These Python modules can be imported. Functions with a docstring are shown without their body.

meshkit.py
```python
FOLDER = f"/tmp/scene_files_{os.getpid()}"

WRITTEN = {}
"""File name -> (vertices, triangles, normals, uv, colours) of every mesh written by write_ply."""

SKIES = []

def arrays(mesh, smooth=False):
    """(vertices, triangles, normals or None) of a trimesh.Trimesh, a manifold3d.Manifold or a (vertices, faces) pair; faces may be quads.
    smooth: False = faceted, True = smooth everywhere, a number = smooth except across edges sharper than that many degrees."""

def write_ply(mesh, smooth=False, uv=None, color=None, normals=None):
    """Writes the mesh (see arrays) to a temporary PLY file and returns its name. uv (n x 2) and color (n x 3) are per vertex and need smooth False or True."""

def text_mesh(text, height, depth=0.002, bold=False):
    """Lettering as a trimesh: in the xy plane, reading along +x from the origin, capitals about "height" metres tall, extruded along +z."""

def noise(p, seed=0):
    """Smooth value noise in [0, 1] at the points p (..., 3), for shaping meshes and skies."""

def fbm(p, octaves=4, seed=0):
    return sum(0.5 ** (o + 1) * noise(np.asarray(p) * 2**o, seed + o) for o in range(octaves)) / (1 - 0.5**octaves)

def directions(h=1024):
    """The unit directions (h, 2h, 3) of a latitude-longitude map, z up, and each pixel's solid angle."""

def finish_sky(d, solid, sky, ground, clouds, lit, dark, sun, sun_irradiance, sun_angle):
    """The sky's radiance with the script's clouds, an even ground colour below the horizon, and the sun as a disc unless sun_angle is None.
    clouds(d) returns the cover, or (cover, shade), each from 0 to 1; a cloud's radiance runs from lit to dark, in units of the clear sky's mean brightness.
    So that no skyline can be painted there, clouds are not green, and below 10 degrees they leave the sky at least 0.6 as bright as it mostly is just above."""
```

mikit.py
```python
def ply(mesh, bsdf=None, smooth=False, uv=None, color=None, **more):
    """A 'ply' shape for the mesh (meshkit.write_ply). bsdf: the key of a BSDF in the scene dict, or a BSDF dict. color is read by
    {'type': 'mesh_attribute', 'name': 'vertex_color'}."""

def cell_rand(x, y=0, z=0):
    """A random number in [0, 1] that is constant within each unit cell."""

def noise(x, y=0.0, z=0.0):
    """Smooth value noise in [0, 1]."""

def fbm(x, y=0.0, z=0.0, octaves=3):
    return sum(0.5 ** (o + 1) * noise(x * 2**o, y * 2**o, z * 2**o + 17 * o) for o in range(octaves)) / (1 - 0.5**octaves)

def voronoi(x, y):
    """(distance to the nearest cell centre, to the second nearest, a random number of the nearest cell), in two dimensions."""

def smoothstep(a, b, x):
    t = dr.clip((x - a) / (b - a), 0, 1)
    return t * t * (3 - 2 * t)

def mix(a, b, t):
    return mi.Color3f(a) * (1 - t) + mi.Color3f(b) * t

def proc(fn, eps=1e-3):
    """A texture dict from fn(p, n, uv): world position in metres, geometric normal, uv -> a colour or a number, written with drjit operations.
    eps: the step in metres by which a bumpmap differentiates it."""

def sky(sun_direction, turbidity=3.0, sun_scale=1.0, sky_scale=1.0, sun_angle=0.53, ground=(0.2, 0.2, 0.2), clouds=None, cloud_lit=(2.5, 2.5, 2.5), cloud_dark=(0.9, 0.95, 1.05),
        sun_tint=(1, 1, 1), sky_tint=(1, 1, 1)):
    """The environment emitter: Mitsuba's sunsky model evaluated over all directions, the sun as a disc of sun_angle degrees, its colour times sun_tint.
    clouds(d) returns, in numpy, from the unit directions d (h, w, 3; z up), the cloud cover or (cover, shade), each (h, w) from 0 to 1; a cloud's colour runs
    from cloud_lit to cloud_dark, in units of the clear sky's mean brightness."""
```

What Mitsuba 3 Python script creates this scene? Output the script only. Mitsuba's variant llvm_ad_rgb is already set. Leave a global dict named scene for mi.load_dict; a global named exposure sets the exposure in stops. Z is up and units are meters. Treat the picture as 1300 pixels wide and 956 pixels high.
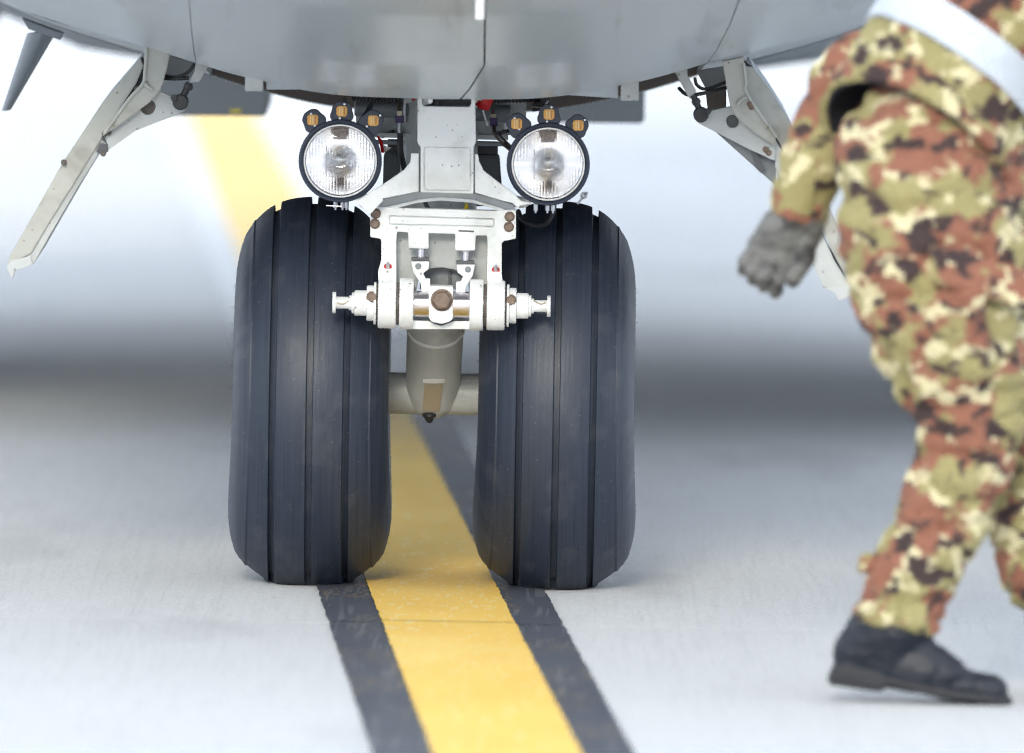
import math, random
import numpy as np, trimesh, manifold3d as m3, shapely
from shapely.geometry import Polygon, Point
import drjit as dr
import mitsuba as mi
import mikit, meshkit
from mikit import proc, noise, fbm, voronoi, cell_rand, smoothstep, mix

T = mi.ScalarTransform4f
rng = np.random.default_rng(7)
scene, labels = {}, {}

# ------------------------------------------------------------------ camera, sky, exposure
F_PX, CAM_D, CAM_H, CAM_X = 19860.0, 30.0, 2.03, 0.151          # focal length in photo pixels (1300 wide), distance, height
PITCH, ROLL = math.atan(1078 / F_PX), math.radians(1.0)
fwd = np.array([0, math.cos(PITCH), -math.sin(PITCH)])
up0 = np.array([0, math.sin(PITCH), math.cos(PITCH)])
rt0 = np.array([1.0, 0, 0])
up = math.cos(ROLL) * up0 - math.sin(ROLL) * rt0
rt = math.cos(ROLL) * rt0 + math.sin(ROLL) * up0
eye = np.array([CAM_X, -CAM_D, CAM_H])
scene['camera'] = {'type': 'thinlens', 'fov': 2 * math.degrees(math.atan(650 / F_PX)), 'fov_axis': 'x',
                   'aperture_radius': 0.078, 'focus_distance': 29.85, 'near_clip': 1.0, 'far_clip': 3000.0,
                   'to_world': T().look_at(origin=eye.tolist(), target=(eye + fwd).tolist(), up=up.tolist())}
scene['sky'] = mikit.sky([-0.10, -0.9, 0.36], turbidity=3, sun_scale=0.3, sun_angle=14, sun_tint=(0.80, 1.0, 1.42), clouds=lambda d: 1.0,
                         cloud_lit=(2.25, 2.5, 2.85), ground=(0.4, 0.4, 0.4))
exposure = 2.95


def P(px, py, Y):
    """The point of the plane y = Y that the photograph shows at (px, py): how measured outlines become metres."""
    d = fwd + (px - 650) / F_PX * rt + (478 - py) / F_PX * up
    return eye + d * ((Y - eye[1]) / d[1])


def G(px, py):
    d = fwd + (px - 650) / F_PX * rt + (478 - py) / F_PX * up
    return eye - d * (eye[2] / d[2])


# ------------------------------------------------------------------ helpers
def numbered(key):
    if key not in used:
        used.add(key)
        return key
    n = 1
    while f'{key}_{n:03d}' in used:
        n += 1
    used.add(f'{key}_{n:03d}')
    return f'{key}_{n:03d}'


used = set()


def obj(name, mesh, mat, parent=None, smooth=32, label=None, kind=None, **kw):
    key = numbered((parent + '__' if parent else '') + name)
    scene[key] = mikit.ply(mesh, mat, smooth, **kw)
    if label or kind:
        labels[key] = {k: v for k, v in (('label', label), ('kind', kind)) if v}
    return key


def thing(name, label, cat, group=None):
    key = numbered(name)
    labels[key] = {'label': label, 'category': cat}
    if group:
        labels[key]['group'] = group
    return key


def part(parent, name, label=None):
    key = numbered(parent + '__' + name)
    if label:
        labels[key] = {'label': label}
    return key


def tm(m):
    if isinstance(m, m3.Manifold):
        k = m.to_mesh()
        return trimesh.Trimesh(np.asarray(k.vert_properties)[:, :3].astype(float), np.asarray(k.tri_verts), process=False)
    return m


def join(*ms):
    return trimesh.util.concatenate([tm(m) for m in ms])


def cross(poly):
    geoms = getattr(poly, 'geoms', [poly])
    loops = []
    for g in geoms:
        g = shapely.geometry.polygon.orient(g, 1.0)
        loops.append(np.array(g.exterior.coords)[:-1])
        loops += [np.array(r.coords)[:-1] for r in g.interiors]
    return m3.CrossSection(loops, m3.FillRule.EvenOdd)


def solid(poly, Y, t, b=0.0025):
    """A polygon in x, z as a plate whose front face stands at y = Y, thickness t, its front edges rounded by b."""
    out = None
    for a in ((0, 30, 60, 90) if b else (90,)):
        a = math.radians(a)
        g = poly.buffer(-b * (1 - math.sin(a)), join_style=1) if b and a < 1.5 else poly
        if g.is_empty:
            continue
        d = b * (1 - math.cos(a))
        e = cross(g).extrude(t - d).translate([0, 0, d])
        out = e if out is None else out + e
    return out.transform(np.array([[1, 0, 0, 0], [0, 0, 1, Y], [0, 1, 0, 0]], float))


def pxpoly(pts, Y, r=0.0):
    g = Polygon([P(x, y, Y)[[0, 2]] for x, y in pts])
    if not g.is_valid:
        g = g.buffer(0)
    if r:
        g = g.buffer(-r, join_style=1).buffer(2 * r, join_style=1, quad_segs=5).buffer(-r, join_style=1, quad_segs=5)
    return g


def plate(pts, Y, t, b=0.0025, r=0.0):
    return solid(pxpoly(pts, Y, r), Y, t, b)


def box_px(x0, y0, x1, y1, Y, t, b=0.0025, r=0.0):
    return plate([(x0, y0), (x1, y0), (x1, y1), (x0, y1)], Y, t, b, r)


def frame_of(d):
    d = np.asarray(d, float) / np.linalg.norm(d)
    a = np.cross(d, [0, 0, 1.0] if abs(d[2]) < 0.9 else [1.0, 0, 0])
    a /= np.linalg.norm(a)
    return d, a, np.cross(d, a)


def lathe(p0, axis, prof, n=48, hollow=False):
    """prof: (distance along the axis from p0, radius) pairs; ends are closed."""
    d, a, b = frame_of(axis)
    ang = np.arange(n) * 2 * np.pi / n
    rings = [np.asarray(p0) + d * s + r * (np.cos(ang)[:, None] * a + np.sin(ang)[:, None] * b) for s, r in prof]
    if hollow:                                                # a ring: the profile closes on itself
        k = len(prof)
        i, j = np.meshgrid(np.arange(k), np.arange(n), indexing='ij')
        q = np.stack([i * n + j, i * n + (j + 1) % n, (i + 1) % k * n + (j + 1) % n, (i + 1) % k * n + j], -1).reshape(-1, 4)
        m = trimesh.Trimesh(np.vstack(rings), np.vstack([q[:, [0, 1, 2]], q[:, [0, 2, 3]]]), process=False)
        if m.volume < 0:
            m.invert()
        return m
    v = [np.asarray(p0) + d * prof[0][0]] + list(np.vstack(rings)) + [np.asarray(p0) + d * prof[-1][0]]
    f = []
    k = len(prof)
    for i in range(n):
        j = (i + 1) % n
        f.append([0, 1 + j, 1 + i])
        for q in range(k - 1):
            A, B, C, D = 1 + q * n + i, 1 + q * n + j, 1 + (q + 1) * n + j, 1 + (q + 1) * n + i
            f += [[A, B, C], [A, C, D]]
        f.append([len(v) - 1, 1 + (k - 1) * n + i, 1 + (k - 1) * n + j])
    m = trimesh.Trimesh(np.array(v), np.array(f), process=False)
    if m.volume < 0:
        m.invert()
    return m


def rounded(s0, s1, r, b=0.002):
    """A cylinder profile with rounded edges."""
    return [(s0, max(r - b, 1e-4)), (s0 + b * 0.3, r - b * 0.3), (s0 + b, r), (s1 - b, r), (s1 - b * 0.3, r - b * 0.3), (s1, max(r - b, 1e-4))]


def spline(pts, n=8):
    pts = np.asarray(pts, float)
    if len(pts) < 3:
        return pts
    q = np.vstack([2 * pts[0] - pts[1], pts, 2 * pts[-1] - pts[-2]])
    out = []
    for i in range(1, len(q) - 2):
        for t in np.linspace(0, 1, n, endpoint=False):
            a, b, c, d = q[i - 1], q[i], q[i + 1], q[i + 2]
            out.append(0.5 * (2 * b + (c - a) * t + (2 * a - 5 * b + 4 * c - d) * t * t + (3 * b - a - 3 * c + d) * t ** 3))
    return np.vstack(out + [q[-2]])


def tube(pts, r, n=12, smooth=8, radii=None):
    p = spline(pts, smooth) if smooth else np.asarray(pts, float)
    t = np.gradient(p, axis=0)
    t /= np.linalg.norm(t, axis=1, keepdims=True)
    rr = np.full(len(p), r) if radii is None else radii(np.linspace(0, 1, len(p)))
    a = np.cross(t[0], [0.3, 0.9, 0.1])
    rings = []
    for i in range(len(p)):
        a = a - t[i] * (a @ t[i])
        a /= np.linalg.norm(a)
        b = np.cross(t[i], a)
        ang = np.arange(n) * 2 * np.pi / n
        rings.append(p[i] + rr[i] * (np.cos(ang)[:, None] * a + np.sin(ang)[:, None] * b))
    v = np.vstack([p[:1]] + rings + [p[-1:]])
    f = []
    for i in range(n):
        j = (i + 1) % n
        f.append([0, 1 + j, 1 + i])
        for q in range(len(p) - 1):
            A, B, C, D = 1 + q * n + i, 1 + q * n + j, 1 + (q + 1) * n + j, 1 + (q + 1) * n + i
            f += [[A, B, C], [A, C, D]]
        f.append([len(v) - 1, 1 + (len(p) - 1) * n + i, 1 + (len(p) - 1) * n + j])
    m = trimesh.Trimesh(v, np.array(f), process=False)
    if m.volume < 0:
        m.invert()
    return m


def hexbolt(p, r, h, axis=(0, -1, 0), rot=0.2):
    """A bolt head: chamfered hexagon on a washer, standing on the surface at p."""
    d, a, b = frame_of(axis)
    m = lathe(np.asarray(p) - d * 0.001, axis, [(0, r * 1.12), (0.0022, r * 1.12), (0.0025, r * 1.05)], 24)
    n = 6
    ang = np.arange(n) * np.pi / 3 + rot
    rings = [np.asarray(p) + d * s + k * r * (np.cos(ang)[:, None] * a + np.sin(ang)[:, None] * b) for s, k in ((0, 1), (h * 0.75, 1), (h, 0.82))]
    return join(m, trimesh.convex.convex_hull(np.vstack(rings)))


def ball(p, r, seg=24):
    return m3.Manifold.sphere(float(r), seg).translate([float(x) for x in p])


def bone(p, r0, q, r1, seg=24):
    return m3.Manifold.batch_hull([ball(p, r0, seg), ball(q, r1, seg)])


def chain(js, seg=24):
    """js: (point, radius): the hulls of neighbouring joints, joined."""
    return m3.Manifold.batch_boolean([bone(js[i][0], js[i][1], js[i + 1][0], js[i + 1][1], seg) for i in range(len(js) - 1)], m3.OpType.Add)


def soften(m, edge=0.012, rounds=12, fold=0.0, freq=14.0, seed=3, stretch=(1, 1, 1)):
    t = tm(m.refine_to_length(edge))
    t.merge_vertices()
    trimesh.smoothing.filter_taubin(t, iterations=rounds)
    if fold:
        n = np.array(t.vertex_normals)
        v = np.array(t.vertices)
        q = v * np.array(stretch) * freq
        h = meshkit.fbm(q, 3, seed) - 0.5
        w = meshkit.fbm(v * 9 + 3, 2, seed + 4)[:, None] * 1.5
        k1, k2 = [np.exp(-((meshkit.noise(q * a_ + w + o_, seed + 9) - 0.5) / .07) ** 2) for a_, o_ in (((.55, .5, 1.0), 5), ((1.0, .9, .7), 31))]
        t.vertices = v + n * (fold * (1.1 * h - 0.55 * k1 - 0.35 * k2 + .3))[:, None]
    return t


# ------------------------------------------------------------------ materials
def pl(rgb, rough=0.4, spec=0.5, metal=0.0, **kw):
    c = rgb if isinstance(rgb, dict) else {'type': 'rgb', 'value': list(rgb)}
    return {'type': 'twosided', 'bsdf': {'type': 'principled', 'base_color': c, 'roughness': rough, 'specular': spec, 'metallic': metal, **kw}}


def specks(p, freq, amount):
    """Small dark chips and spots of dirt scattered over a surface."""
    d1, _, k1 = voronoi(p.x * freq + p.y * freq * 0.37, p.z * freq + p.y * freq * 0.61)
    return dr.select(k1 < amount, 1 - smoothstep(0.05, 0.16 * (0.5 + k1 / amount), d1), 0.0)


def white_fn(p, n, uv):
    base = mix((0.76, 0.775, 0.775), (0.63, 0.645, 0.63), smoothstep(0.45, 0.75, fbm(p.x * 22, p.y * 22, p.z * 14, 4)))
    s = specks(p, 58, 0.10) * 0.75 + specks(p + 3.1, 120, 0.06) * 0.6
    return mix(base, (0.13, 0.105, 0.08), dr.clip(s, 0, 1))


def cream_fn(p, n, uv):
    base = mix((0.40, 0.405, 0.375), (0.29, 0.285, 0.25), smoothstep(0.42, 0.72, fbm(p.x * 18, p.y * 5, p.z * 18, 4)))
    s = specks(p, 50, 0.16) * 0.8
    return mix(base, (0.11, 0.09, 0.07), dr.clip(s, 0, 1))


def grey_fn(p, n, uv):
    base = mix((0.47, 0.49, 0.49), (0.36, 0.375, 0.37), smoothstep(0.4, 0.75, fbm(p.x * 15, p.y * 15, p.z * 9, 4)))
    s = specks(p, 62, 0.12) * 0.7
    return mix(base, (0.12, 0.10, 0.085), dr.clip(s, 0, 1))


def hull_fn(p, n, uv):
    c = mix((0.38, 0.42, 0.45), (0.345, 0.38, 0.405), fbm(p.x * 3, p.y * 1.2, p.z * 3, 3))
    streak = smoothstep(0.60, 0.82, fbm(p.x * 24, p.y * 2.2, p.z * 4, 4))
    c = mix(c, (0.17, 0.175, 0.18), streak * 0.35)
    pale = smoothstep(0.62, 0.8, fbm(p.x * 9 + 30, p.y * 1.4, 4.0, 3))
    return mix(c, (0.46, 0.48, 0.48), pale * 0.15)


def rubber_fn(p, n, uv):
    a = dr.atan2(p.z - 0.37, -p.y)
    g = fbm(p.x * 520, a * 3.0, 0.0, 2)
    c = mix((0.017, 0.024, 0.040), (0.029, 0.039, 0.064), g)
    dust = smoothstep(0.56, 0.8, fbm(p.x * 26, a * 7, 3.0, 4))
    c = mix(c, (0.070, 0.076, 0.088), dust * 0.30)
    d1, _, k = voronoi(p.x * 75, a * 26)
    c = mix(c, (0.16, 0.16, 0.16), dr.select(k < 0.06, (1 - smoothstep(0.04, 0.13, d1)) * 0.5, 0.0))
    return c


def rubber_h(p, n, uv):
    a = dr.atan2(p.z - 0.37, -p.y)
    return fbm(p.x * 420, a * 4.0, 0.0, 2) * 0.6 + fbm(p.x * 150, a * 60, p.z * 20, 3) * 0.5


def rust_fn(p, n, uv):
    return mix((0.24, 0.18, 0.145), (0.12, 0.08, 0.06), fbm(p.x * 160, p.y * 160, p.z * 160, 3))


def concrete_fn(p, n, uv):
    big = fbm(p.x * 0.55, p.y * 0.22, 0.0, 4)
    mid = fbm(p.x * 3, p.y * 0.8, 2.0, 3)
    slab = cell_rand((p.x + 2.62) / 5.25, (p.y + 1.14) / 5.25)
    c = mix((0.48, 0.485, 0.485), (0.39, 0.395, 0.40), 0.6 * big + 0.4 * mid)
    c = c * (0.94 + 0.10 * slab)
    warp = fbm(p.x * 2, p.y * 0.9, 5.0, 2) * 0.035
    broom = fbm((p.x + warp) * 130, p.y * 2.2, 1.0, 2)
    c = c * (1 - 0.035 * smoothstep(0.52, 0.75, broom))
    thin = smoothstep(0.70, 0.80, noise((p.x + warp) * 190, p.y * 3.5, 8.0))
    c = c * (1 - 0.03 * thin * smoothstep(0.45, 0.75, noise(p.x * 5, p.y * 3, 4.0)))
    c = c * (0.93 + 0.14 * noise(p.x * 330, p.y * 75, 2.0))
    oil = smoothstep(0.66, 0.84, fbm(p.x * 2.4, p.y * 0.7, 12.0, 4))
    c = mix(c, (0.26, 0.265, 0.27), oil * 0.35)
    d1, _, k = voronoi(p.x * 9, p.y * 9)
    spot = dr.select(k < 0.025, 1 - smoothstep(0.02, 0.07, d1), 0.0)
    return c * (1 - 0.5 * spot)


def concrete_h(p, n, uv):
    warp = fbm(p.x * 2, p.y * 0.9, 5.0, 2) * 0.035
    return fbm((p.x + warp) * 130, p.y * 2.2, 1.0, 2) + 0.6 * fbm(p.x * 90, p.y * 90, 0.0, 2)


def asphalt_fn(p, n, uv):
    c = mix((0.040, 0.043, 0.050), (0.062, 0.066, 0.074), fbm(p.x * 2, p.y * 0.8, 0.0, 4))
    return c * (0.8 + 0.4 * fbm(p.x * 120, p.y * 120, 0.0, 2))


def yellow_fn(p, n, uv):
    c = mix((0.73, 0.48, 0.11), (0.66, 0.415, 0.08), fbm(p.x * 8, p.y * 3, 0.0, 4))
    worn = smoothstep(0.62, 0.74, fbm(p.x * 110, p.y * 22, 3.0, 3))
    c = mix(c, (0.72, 0.60, 0.32), worn * 0.45)
    pale = smoothstep(0.55, 0.8, fbm(p.x * 3, p.y * 1.1, 9.0, 3))
    return mix(c, (0.70, 0.52, 0.16), pale * 0.5)


def black_fn(p, n, uv):
    c = mix((0.042, 0.047, 0.064), (0.070, 0.077, 0.096), fbm(p.x * 9, p.y * 2, 0.0, 4))
    warp = fbm(p.x * 3, p.y * 1.5, 5.0, 2) * 0.03
    scratch = smoothstep(0.62, 0.75, noise((p.x + warp) * 170, p.y * 4.0, 2.0)) * smoothstep(0.4, 0.65, noise(p.x * 14, p.y * 5, 6.0))
    c = mix(c, (0.20, 0.205, 0.215), scratch * 0.28)
    fleck = smoothstep(0.70, 0.76, noise(p.x * 210, p.y * 80, 1.0)) * smoothstep(0.5, 0.62, noise(p.x * 9, p.y * 3.0, 3.0))
    return mix(c, (0.40, 0.27, 0.07), fleck * 0.25)


def camo_fn(p, n, uv):
    s = 0.0038
    q = [dr.floor(v / s) * s for v in (p.x + 0.15 * p.y, p.y, p.z)]
    w = [fbm(q[0] * 30 + o, q[1] * 30, q[2] * 30, 3) * 0.05 for o in (0.0, 40.0)]
    x, y, z = q[0] + w[0], q[1] * 0.7, q[2] + w[1]

    def f(k, fx, fz, o):
        return fbm(x * fx + k * 13.7, y * fx + k * 5.1, z * fz + k * 7.3, o)

    c = mix((0.335, 0.295, 0.14), (0.26, 0.23, 0.105), f(5, 14, 14, 2))
    c = mix(c, (0.255, 0.112, 0.075), smoothstep(0.482, 0.502, f(1, 19, 14, 5)))
    c = mix(c, (0.60, 0.54, 0.34), smoothstep(0.585, 0.605, f(2, 32, 27, 5)))
    c = mix(c, (0.055, 0.038, 0.038), smoothstep(0.585, 0.605, f(3, 31, 36, 5) + 0.22 * (f(1, 19, 14, 5) - 0.5)))
    return c * (0.9 + 0.2 * noise(p.x * 400, p.y * 400, p.z * 400))


def glove_fn(p, n, uv):
    g = smoothstep(0.4, 0.68, fbm(p.x * 30, p.y * 30, p.z * 34, 4))
    return mix((0.15, 0.15, 0.145), (0.035, 0.035, 0.034), g)


def boot_h(p, n, uv):
    return fbm(p.x * 60, p.y * 60, p.z * 60, 4)


def bump(inner, fn, scale, eps=1e-3):
    return {'type': 'twosided', 'bsdf': {'type': 'bumpmap', 'arbitrary': proc(fn, eps), 'scale': scale, 'bsdf': inner['bsdf']}}


scene['white_paint'] = pl(proc(white_fn), 0.33)
scene['cream_paint'] = pl(proc(cream_fn), 0.42)
scene['grey_paint'] = pl(proc(grey_fn), 0.38)
scene['hull_paint'] = pl(proc(hull_fn), 0.27)
scene['rubber'] = bump(pl(proc(rubber_fn), 0.5), rubber_h, 0.0006)
scene['dark_grey'] = pl((0.075, 0.082, 0.09), 0.42)
scene['mid_grey'] = pl((0.20, 0.22, 0.235), 0.42)
scene['brown_grey'] = pl((0.10, 0.085, 0.075), 0.55)
scene['bay_dark'] = pl((0.045, 0.046, 0.047), 0.6)
scene['black_part'] = pl((0.018, 0.019, 0.021), 0.4)
scene['hose_rubber'] = pl((0.028, 0.03, 0.036), 0.38)
scene['navy_enamel'] = pl((0.030, 0.040, 0.066), 0.34)
scene['rusty_bolt'] = pl(proc(rust_fn), 0.55, metal=0.35)
scene['steel'] = pl((0.55, 0.56, 0.58), 0.28, metal=1.0)
scene['chrome'] = {'type': 'twosided', 'bsdf': {'type': 'roughconductor', 'material': 'Cr', 'alpha': 0.12}}
scene['mirror'] = {'type': 'twosided', 'bsdf': {'type': 'roughconductor', 'material': 'Al', 'alpha': 0.04}}
scene['lens_glass'] = {'type': 'roughdielectric', 'int_ior': 1.5, 'ext_ior': 1.0, 'alpha': 0.006}
scene['cap_metal'] = pl((0.42, 0.42, 0.43), 0.22, metal=0.9)
scene['bulb_glass'] = pl((0.55, 0.55, 0.56), 0.12, metal=0.6)
scene['amber_highlight'] = pl((0.80, 0.60, 0.25), 0.16, clearcoat=1.0)  # highlight colour painted onto the small amber lamps
scene['deep_amber'] = pl((0.45, 0.19, 0.02), 0.16, clearcoat=1.0)
scene['amber_lens'] = pl((0.75, 0.36, 0.035), 0.16, clearcoat=1.0)
scene['red_paint'] = pl((0.55, 0.02, 0.025), 0.45)
scene['yellow_cap'] = pl((0.80, 0.62, 0.03), 0.4)
scene['cloth_white'] = pl((0.75, 0.74, 0.72), 0.8)
scene['tape_tan'] = pl((0.38, 0.32, 0.24), 0.45)
scene['purple_plastic'] = pl((0.07, 0.035, 0.16), 0.4)
scene['ivory'] = pl((0.62, 0.56, 0.40), 0.5)
scene['concrete'] = bump(pl(proc(concrete_fn), 0.62, 0.5), concrete_h, 0.0002)
scene['joint_dark'] = pl((0.20, 0.20, 0.195), 0.8)
scene['asphalt'] = pl(proc(asphalt_fn), 0.85, 0.3)
scene['yellow_paint'] = bump(pl(proc(yellow_fn), 0.45), concrete_h, 0.00045)
scene['black_paint'] = bump(pl(proc(black_fn), 0.42), concrete_h, 0.00045)
scene['white_line'] = pl((0.50, 0.51, 0.515), 0.5)
scene['camouflage'] = pl(proc(camo_fn), 0.9, 0.2, sheen=0.3)
scene['lining'] = pl((0.02, 0.022, 0.032), 0.9)
scene['glove_leather'] = pl(proc(glove_fn), 0.75)
scene['boot_leather'] = bump(pl((0.008, 0.011, 0.020), 0.5), boot_h, 0.004)
scene['boot_sole'] = pl((0.025, 0.026, 0.03), 0.7)
scene['skin'] = pl((0.46, 0.28, 0.21), 0.5)
scene['hair'] = pl((0.03, 0.022, 0.016), 0.6)
scene['belt_white'] = pl((0.50, 0.55, 0.62), 0.55)

# ------------------------------------------------------------------ ground: base sheet, slabs, joints, markings
def sheet(x0, y0, x1, y1, z):
    return trimesh.Trimesh([[x0, y0, z], [x1, y0, z], [x1, y1, z], [x0, y1, z]], [[0, 1, 2], [0, 2, 3]], process=False)


scene['ground'] = mikit.ply(sheet(-1500, -1500, 1500, 1500, -0.010), 'joint_dark')
labels['ground'] = {'kind': 'structure', 'label': 'pale concrete apron ground reaching to the horizon'}
labels['concrete_apron'] = {'kind': 'structure', 'label': 'brushed pale concrete slabs of the apron under the aircraft'}
JOINT_Y, SLAB, GAP = G(560, 793)[1], 5.25, 0.006


def slab_mesh(x0, y0, x1, y1):
    c = 0.004
    v = [[x0, y0, -0.05], [x1, y0, -0.05], [x1, y1, -0.05], [x0, y1, -0.05], [x0, y0, -c], [x1, y0, -c], [x1, y1, -c], [x0, y1, -c],
         [x0 + c, y0 + c, 0], [x1 - c, y0 + c, 0], [x1 - c, y1 - c, 0], [x0 + c, y1 - c, 0]]
    f = []
    for a in (0, 4):
        for i in range(4):
            j = (i + 1) % 4
            f += [[a + i, a + j, a + 4 + j], [a + i, a + 4 + j, a + 4 + i]]
    f += [[8, 9, 10], [8, 10, 11]]
    return trimesh.Trimesh(v, f, process=False)


for j in range(-7, 22):
    for i in range(-4, 5):
        x0, y0 = (i - 0.5) * SLAB, JOINT_Y + j * SLAB
        obj('slab', slab_mesh(x0 + GAP / 2, y0 + GAP / 2, x0 + SLAB - GAP / 2, y0 + SLAB - GAP / 2), 'concrete', 'concrete_apron', False)

# the taxi line: fitted to the photograph's edges, straight on the ground
cA, cB = (G(463, 739) + G(628, 741)) / 2, (G(236, 150) + G(330, 153)) / 2
ldir = (cB - cA) / (cB - cA)[1]


def line_x(y):
    return cA[0] + ldir[0] * (y - cA[1])


def ribbon(w0, w1, y0, y1, z, seed, ragged=0.0028):
    n = max(2, int((y1 - y0) / 0.03)) if y0 < 12 else max(2, int((y1 - y0) / 0.4))
    ys = np.linspace(y0, y1, n)
    k = [(meshkit.fbm(np.stack([ys * 22, ys * 0 + e, ys * 0], -1), 4, seed) - 0.5) * 2 * ragged for e in (0.0, 7.0)]
    a = np.stack([line_x(ys) + w0 + k[0], ys, ys * 0 + z], -1)
    b = np.stack([line_x(ys) + w1 + k[1], ys, ys * 0 + z], -1)
    v = np.vstack([a, b])
    i = np.arange(n - 1)
    f = np.vstack([np.stack([i, i + n, i + n + 1], 1), np.stack([i, i + n + 1, i + 1], 1)])
    return trimesh.Trimesh(v, f, process=False)


labels['taxi_line'] = {'kind': 'structure', 'label': 'yellow taxi guide line with black borders painted on the concrete'}
for j in range(-7, 22):
    y0, y1 = JOINT_Y + j * SLAB + GAP * 0.9, JOINT_Y + (j + 1) * SLAB - GAP * 0.9
    if j < 2:                                                  # the borders are black in front and white further back
        obj('black_border', ribbon(-0.222, -0.110, y0, y1, 0.003, 11 + j), 'black_paint', 'taxi_line', False)
        obj('black_border', ribbon(0.106, 0.214, y0, y1, 0.003, 51 + j), 'black_paint', 'taxi_line', False)
    else:
        obj('white_border', ribbon(-0.215, -0.110, y0, y1, 0.003, 11 + j), 'white_line', 'taxi_line', False)
        obj('white_border', ribbon(0.106, 0.36, y0, y1, 0.003, 51 + j), 'white_line', 'taxi_line', False)
    obj('yellow_band', ribbon(-0.124, 0.124, y0, y1, 0.0065, 91 + j), 'yellow_paint', 'taxi_line', False)

# ------------------------------------------------------------------ the aircraft
AC = thing('aircraft', 'grey military transport aircraft seen from ahead, its twin nose wheels standing on the yellow line', 'aircraft')

# hull: half cross-section (x, z) at the front lip of the gear bay, measured from the photograph
SEC = np.array([[0, .950], [.20, .956], [.36, .985], [.46, 1.012], [.55, 1.040], [.70, 1.080], [.83, 1.122], [1.0, 1.20], [1.16, 1.33], [1.29, 1.55], [1.36, 1.85], [1.38, 2.2], [1.34, 2.6],
                [1.18, 3.0], [.9, 3.28], [.5, 3.42], [0, 3.46]])
half = spline(SEC, 6)
LIP, AFT = -0.50, 1.0
sy = np.array([-2.25, -2.18, -2.0, -1.72, -1.4, -1.0, -0.7, -0.5, 0.3, 1.0, 2.5, 5, 6.5, 9.2, 12.5, 17])
sx_ = np.array([.03, .30, .57, .78, .90, .965, .99, 1, 1, 1, 1, 1, 1, 1, .75, .35])
sz_ = np.array([.03, .24, .44, .62, .81, .935, .978, 1, 1.03, 1.065, 1.01, 1.08, 1.185, 1.18, .60, .25])  # aft belly lowered out of view to darken the ground beneath
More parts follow.
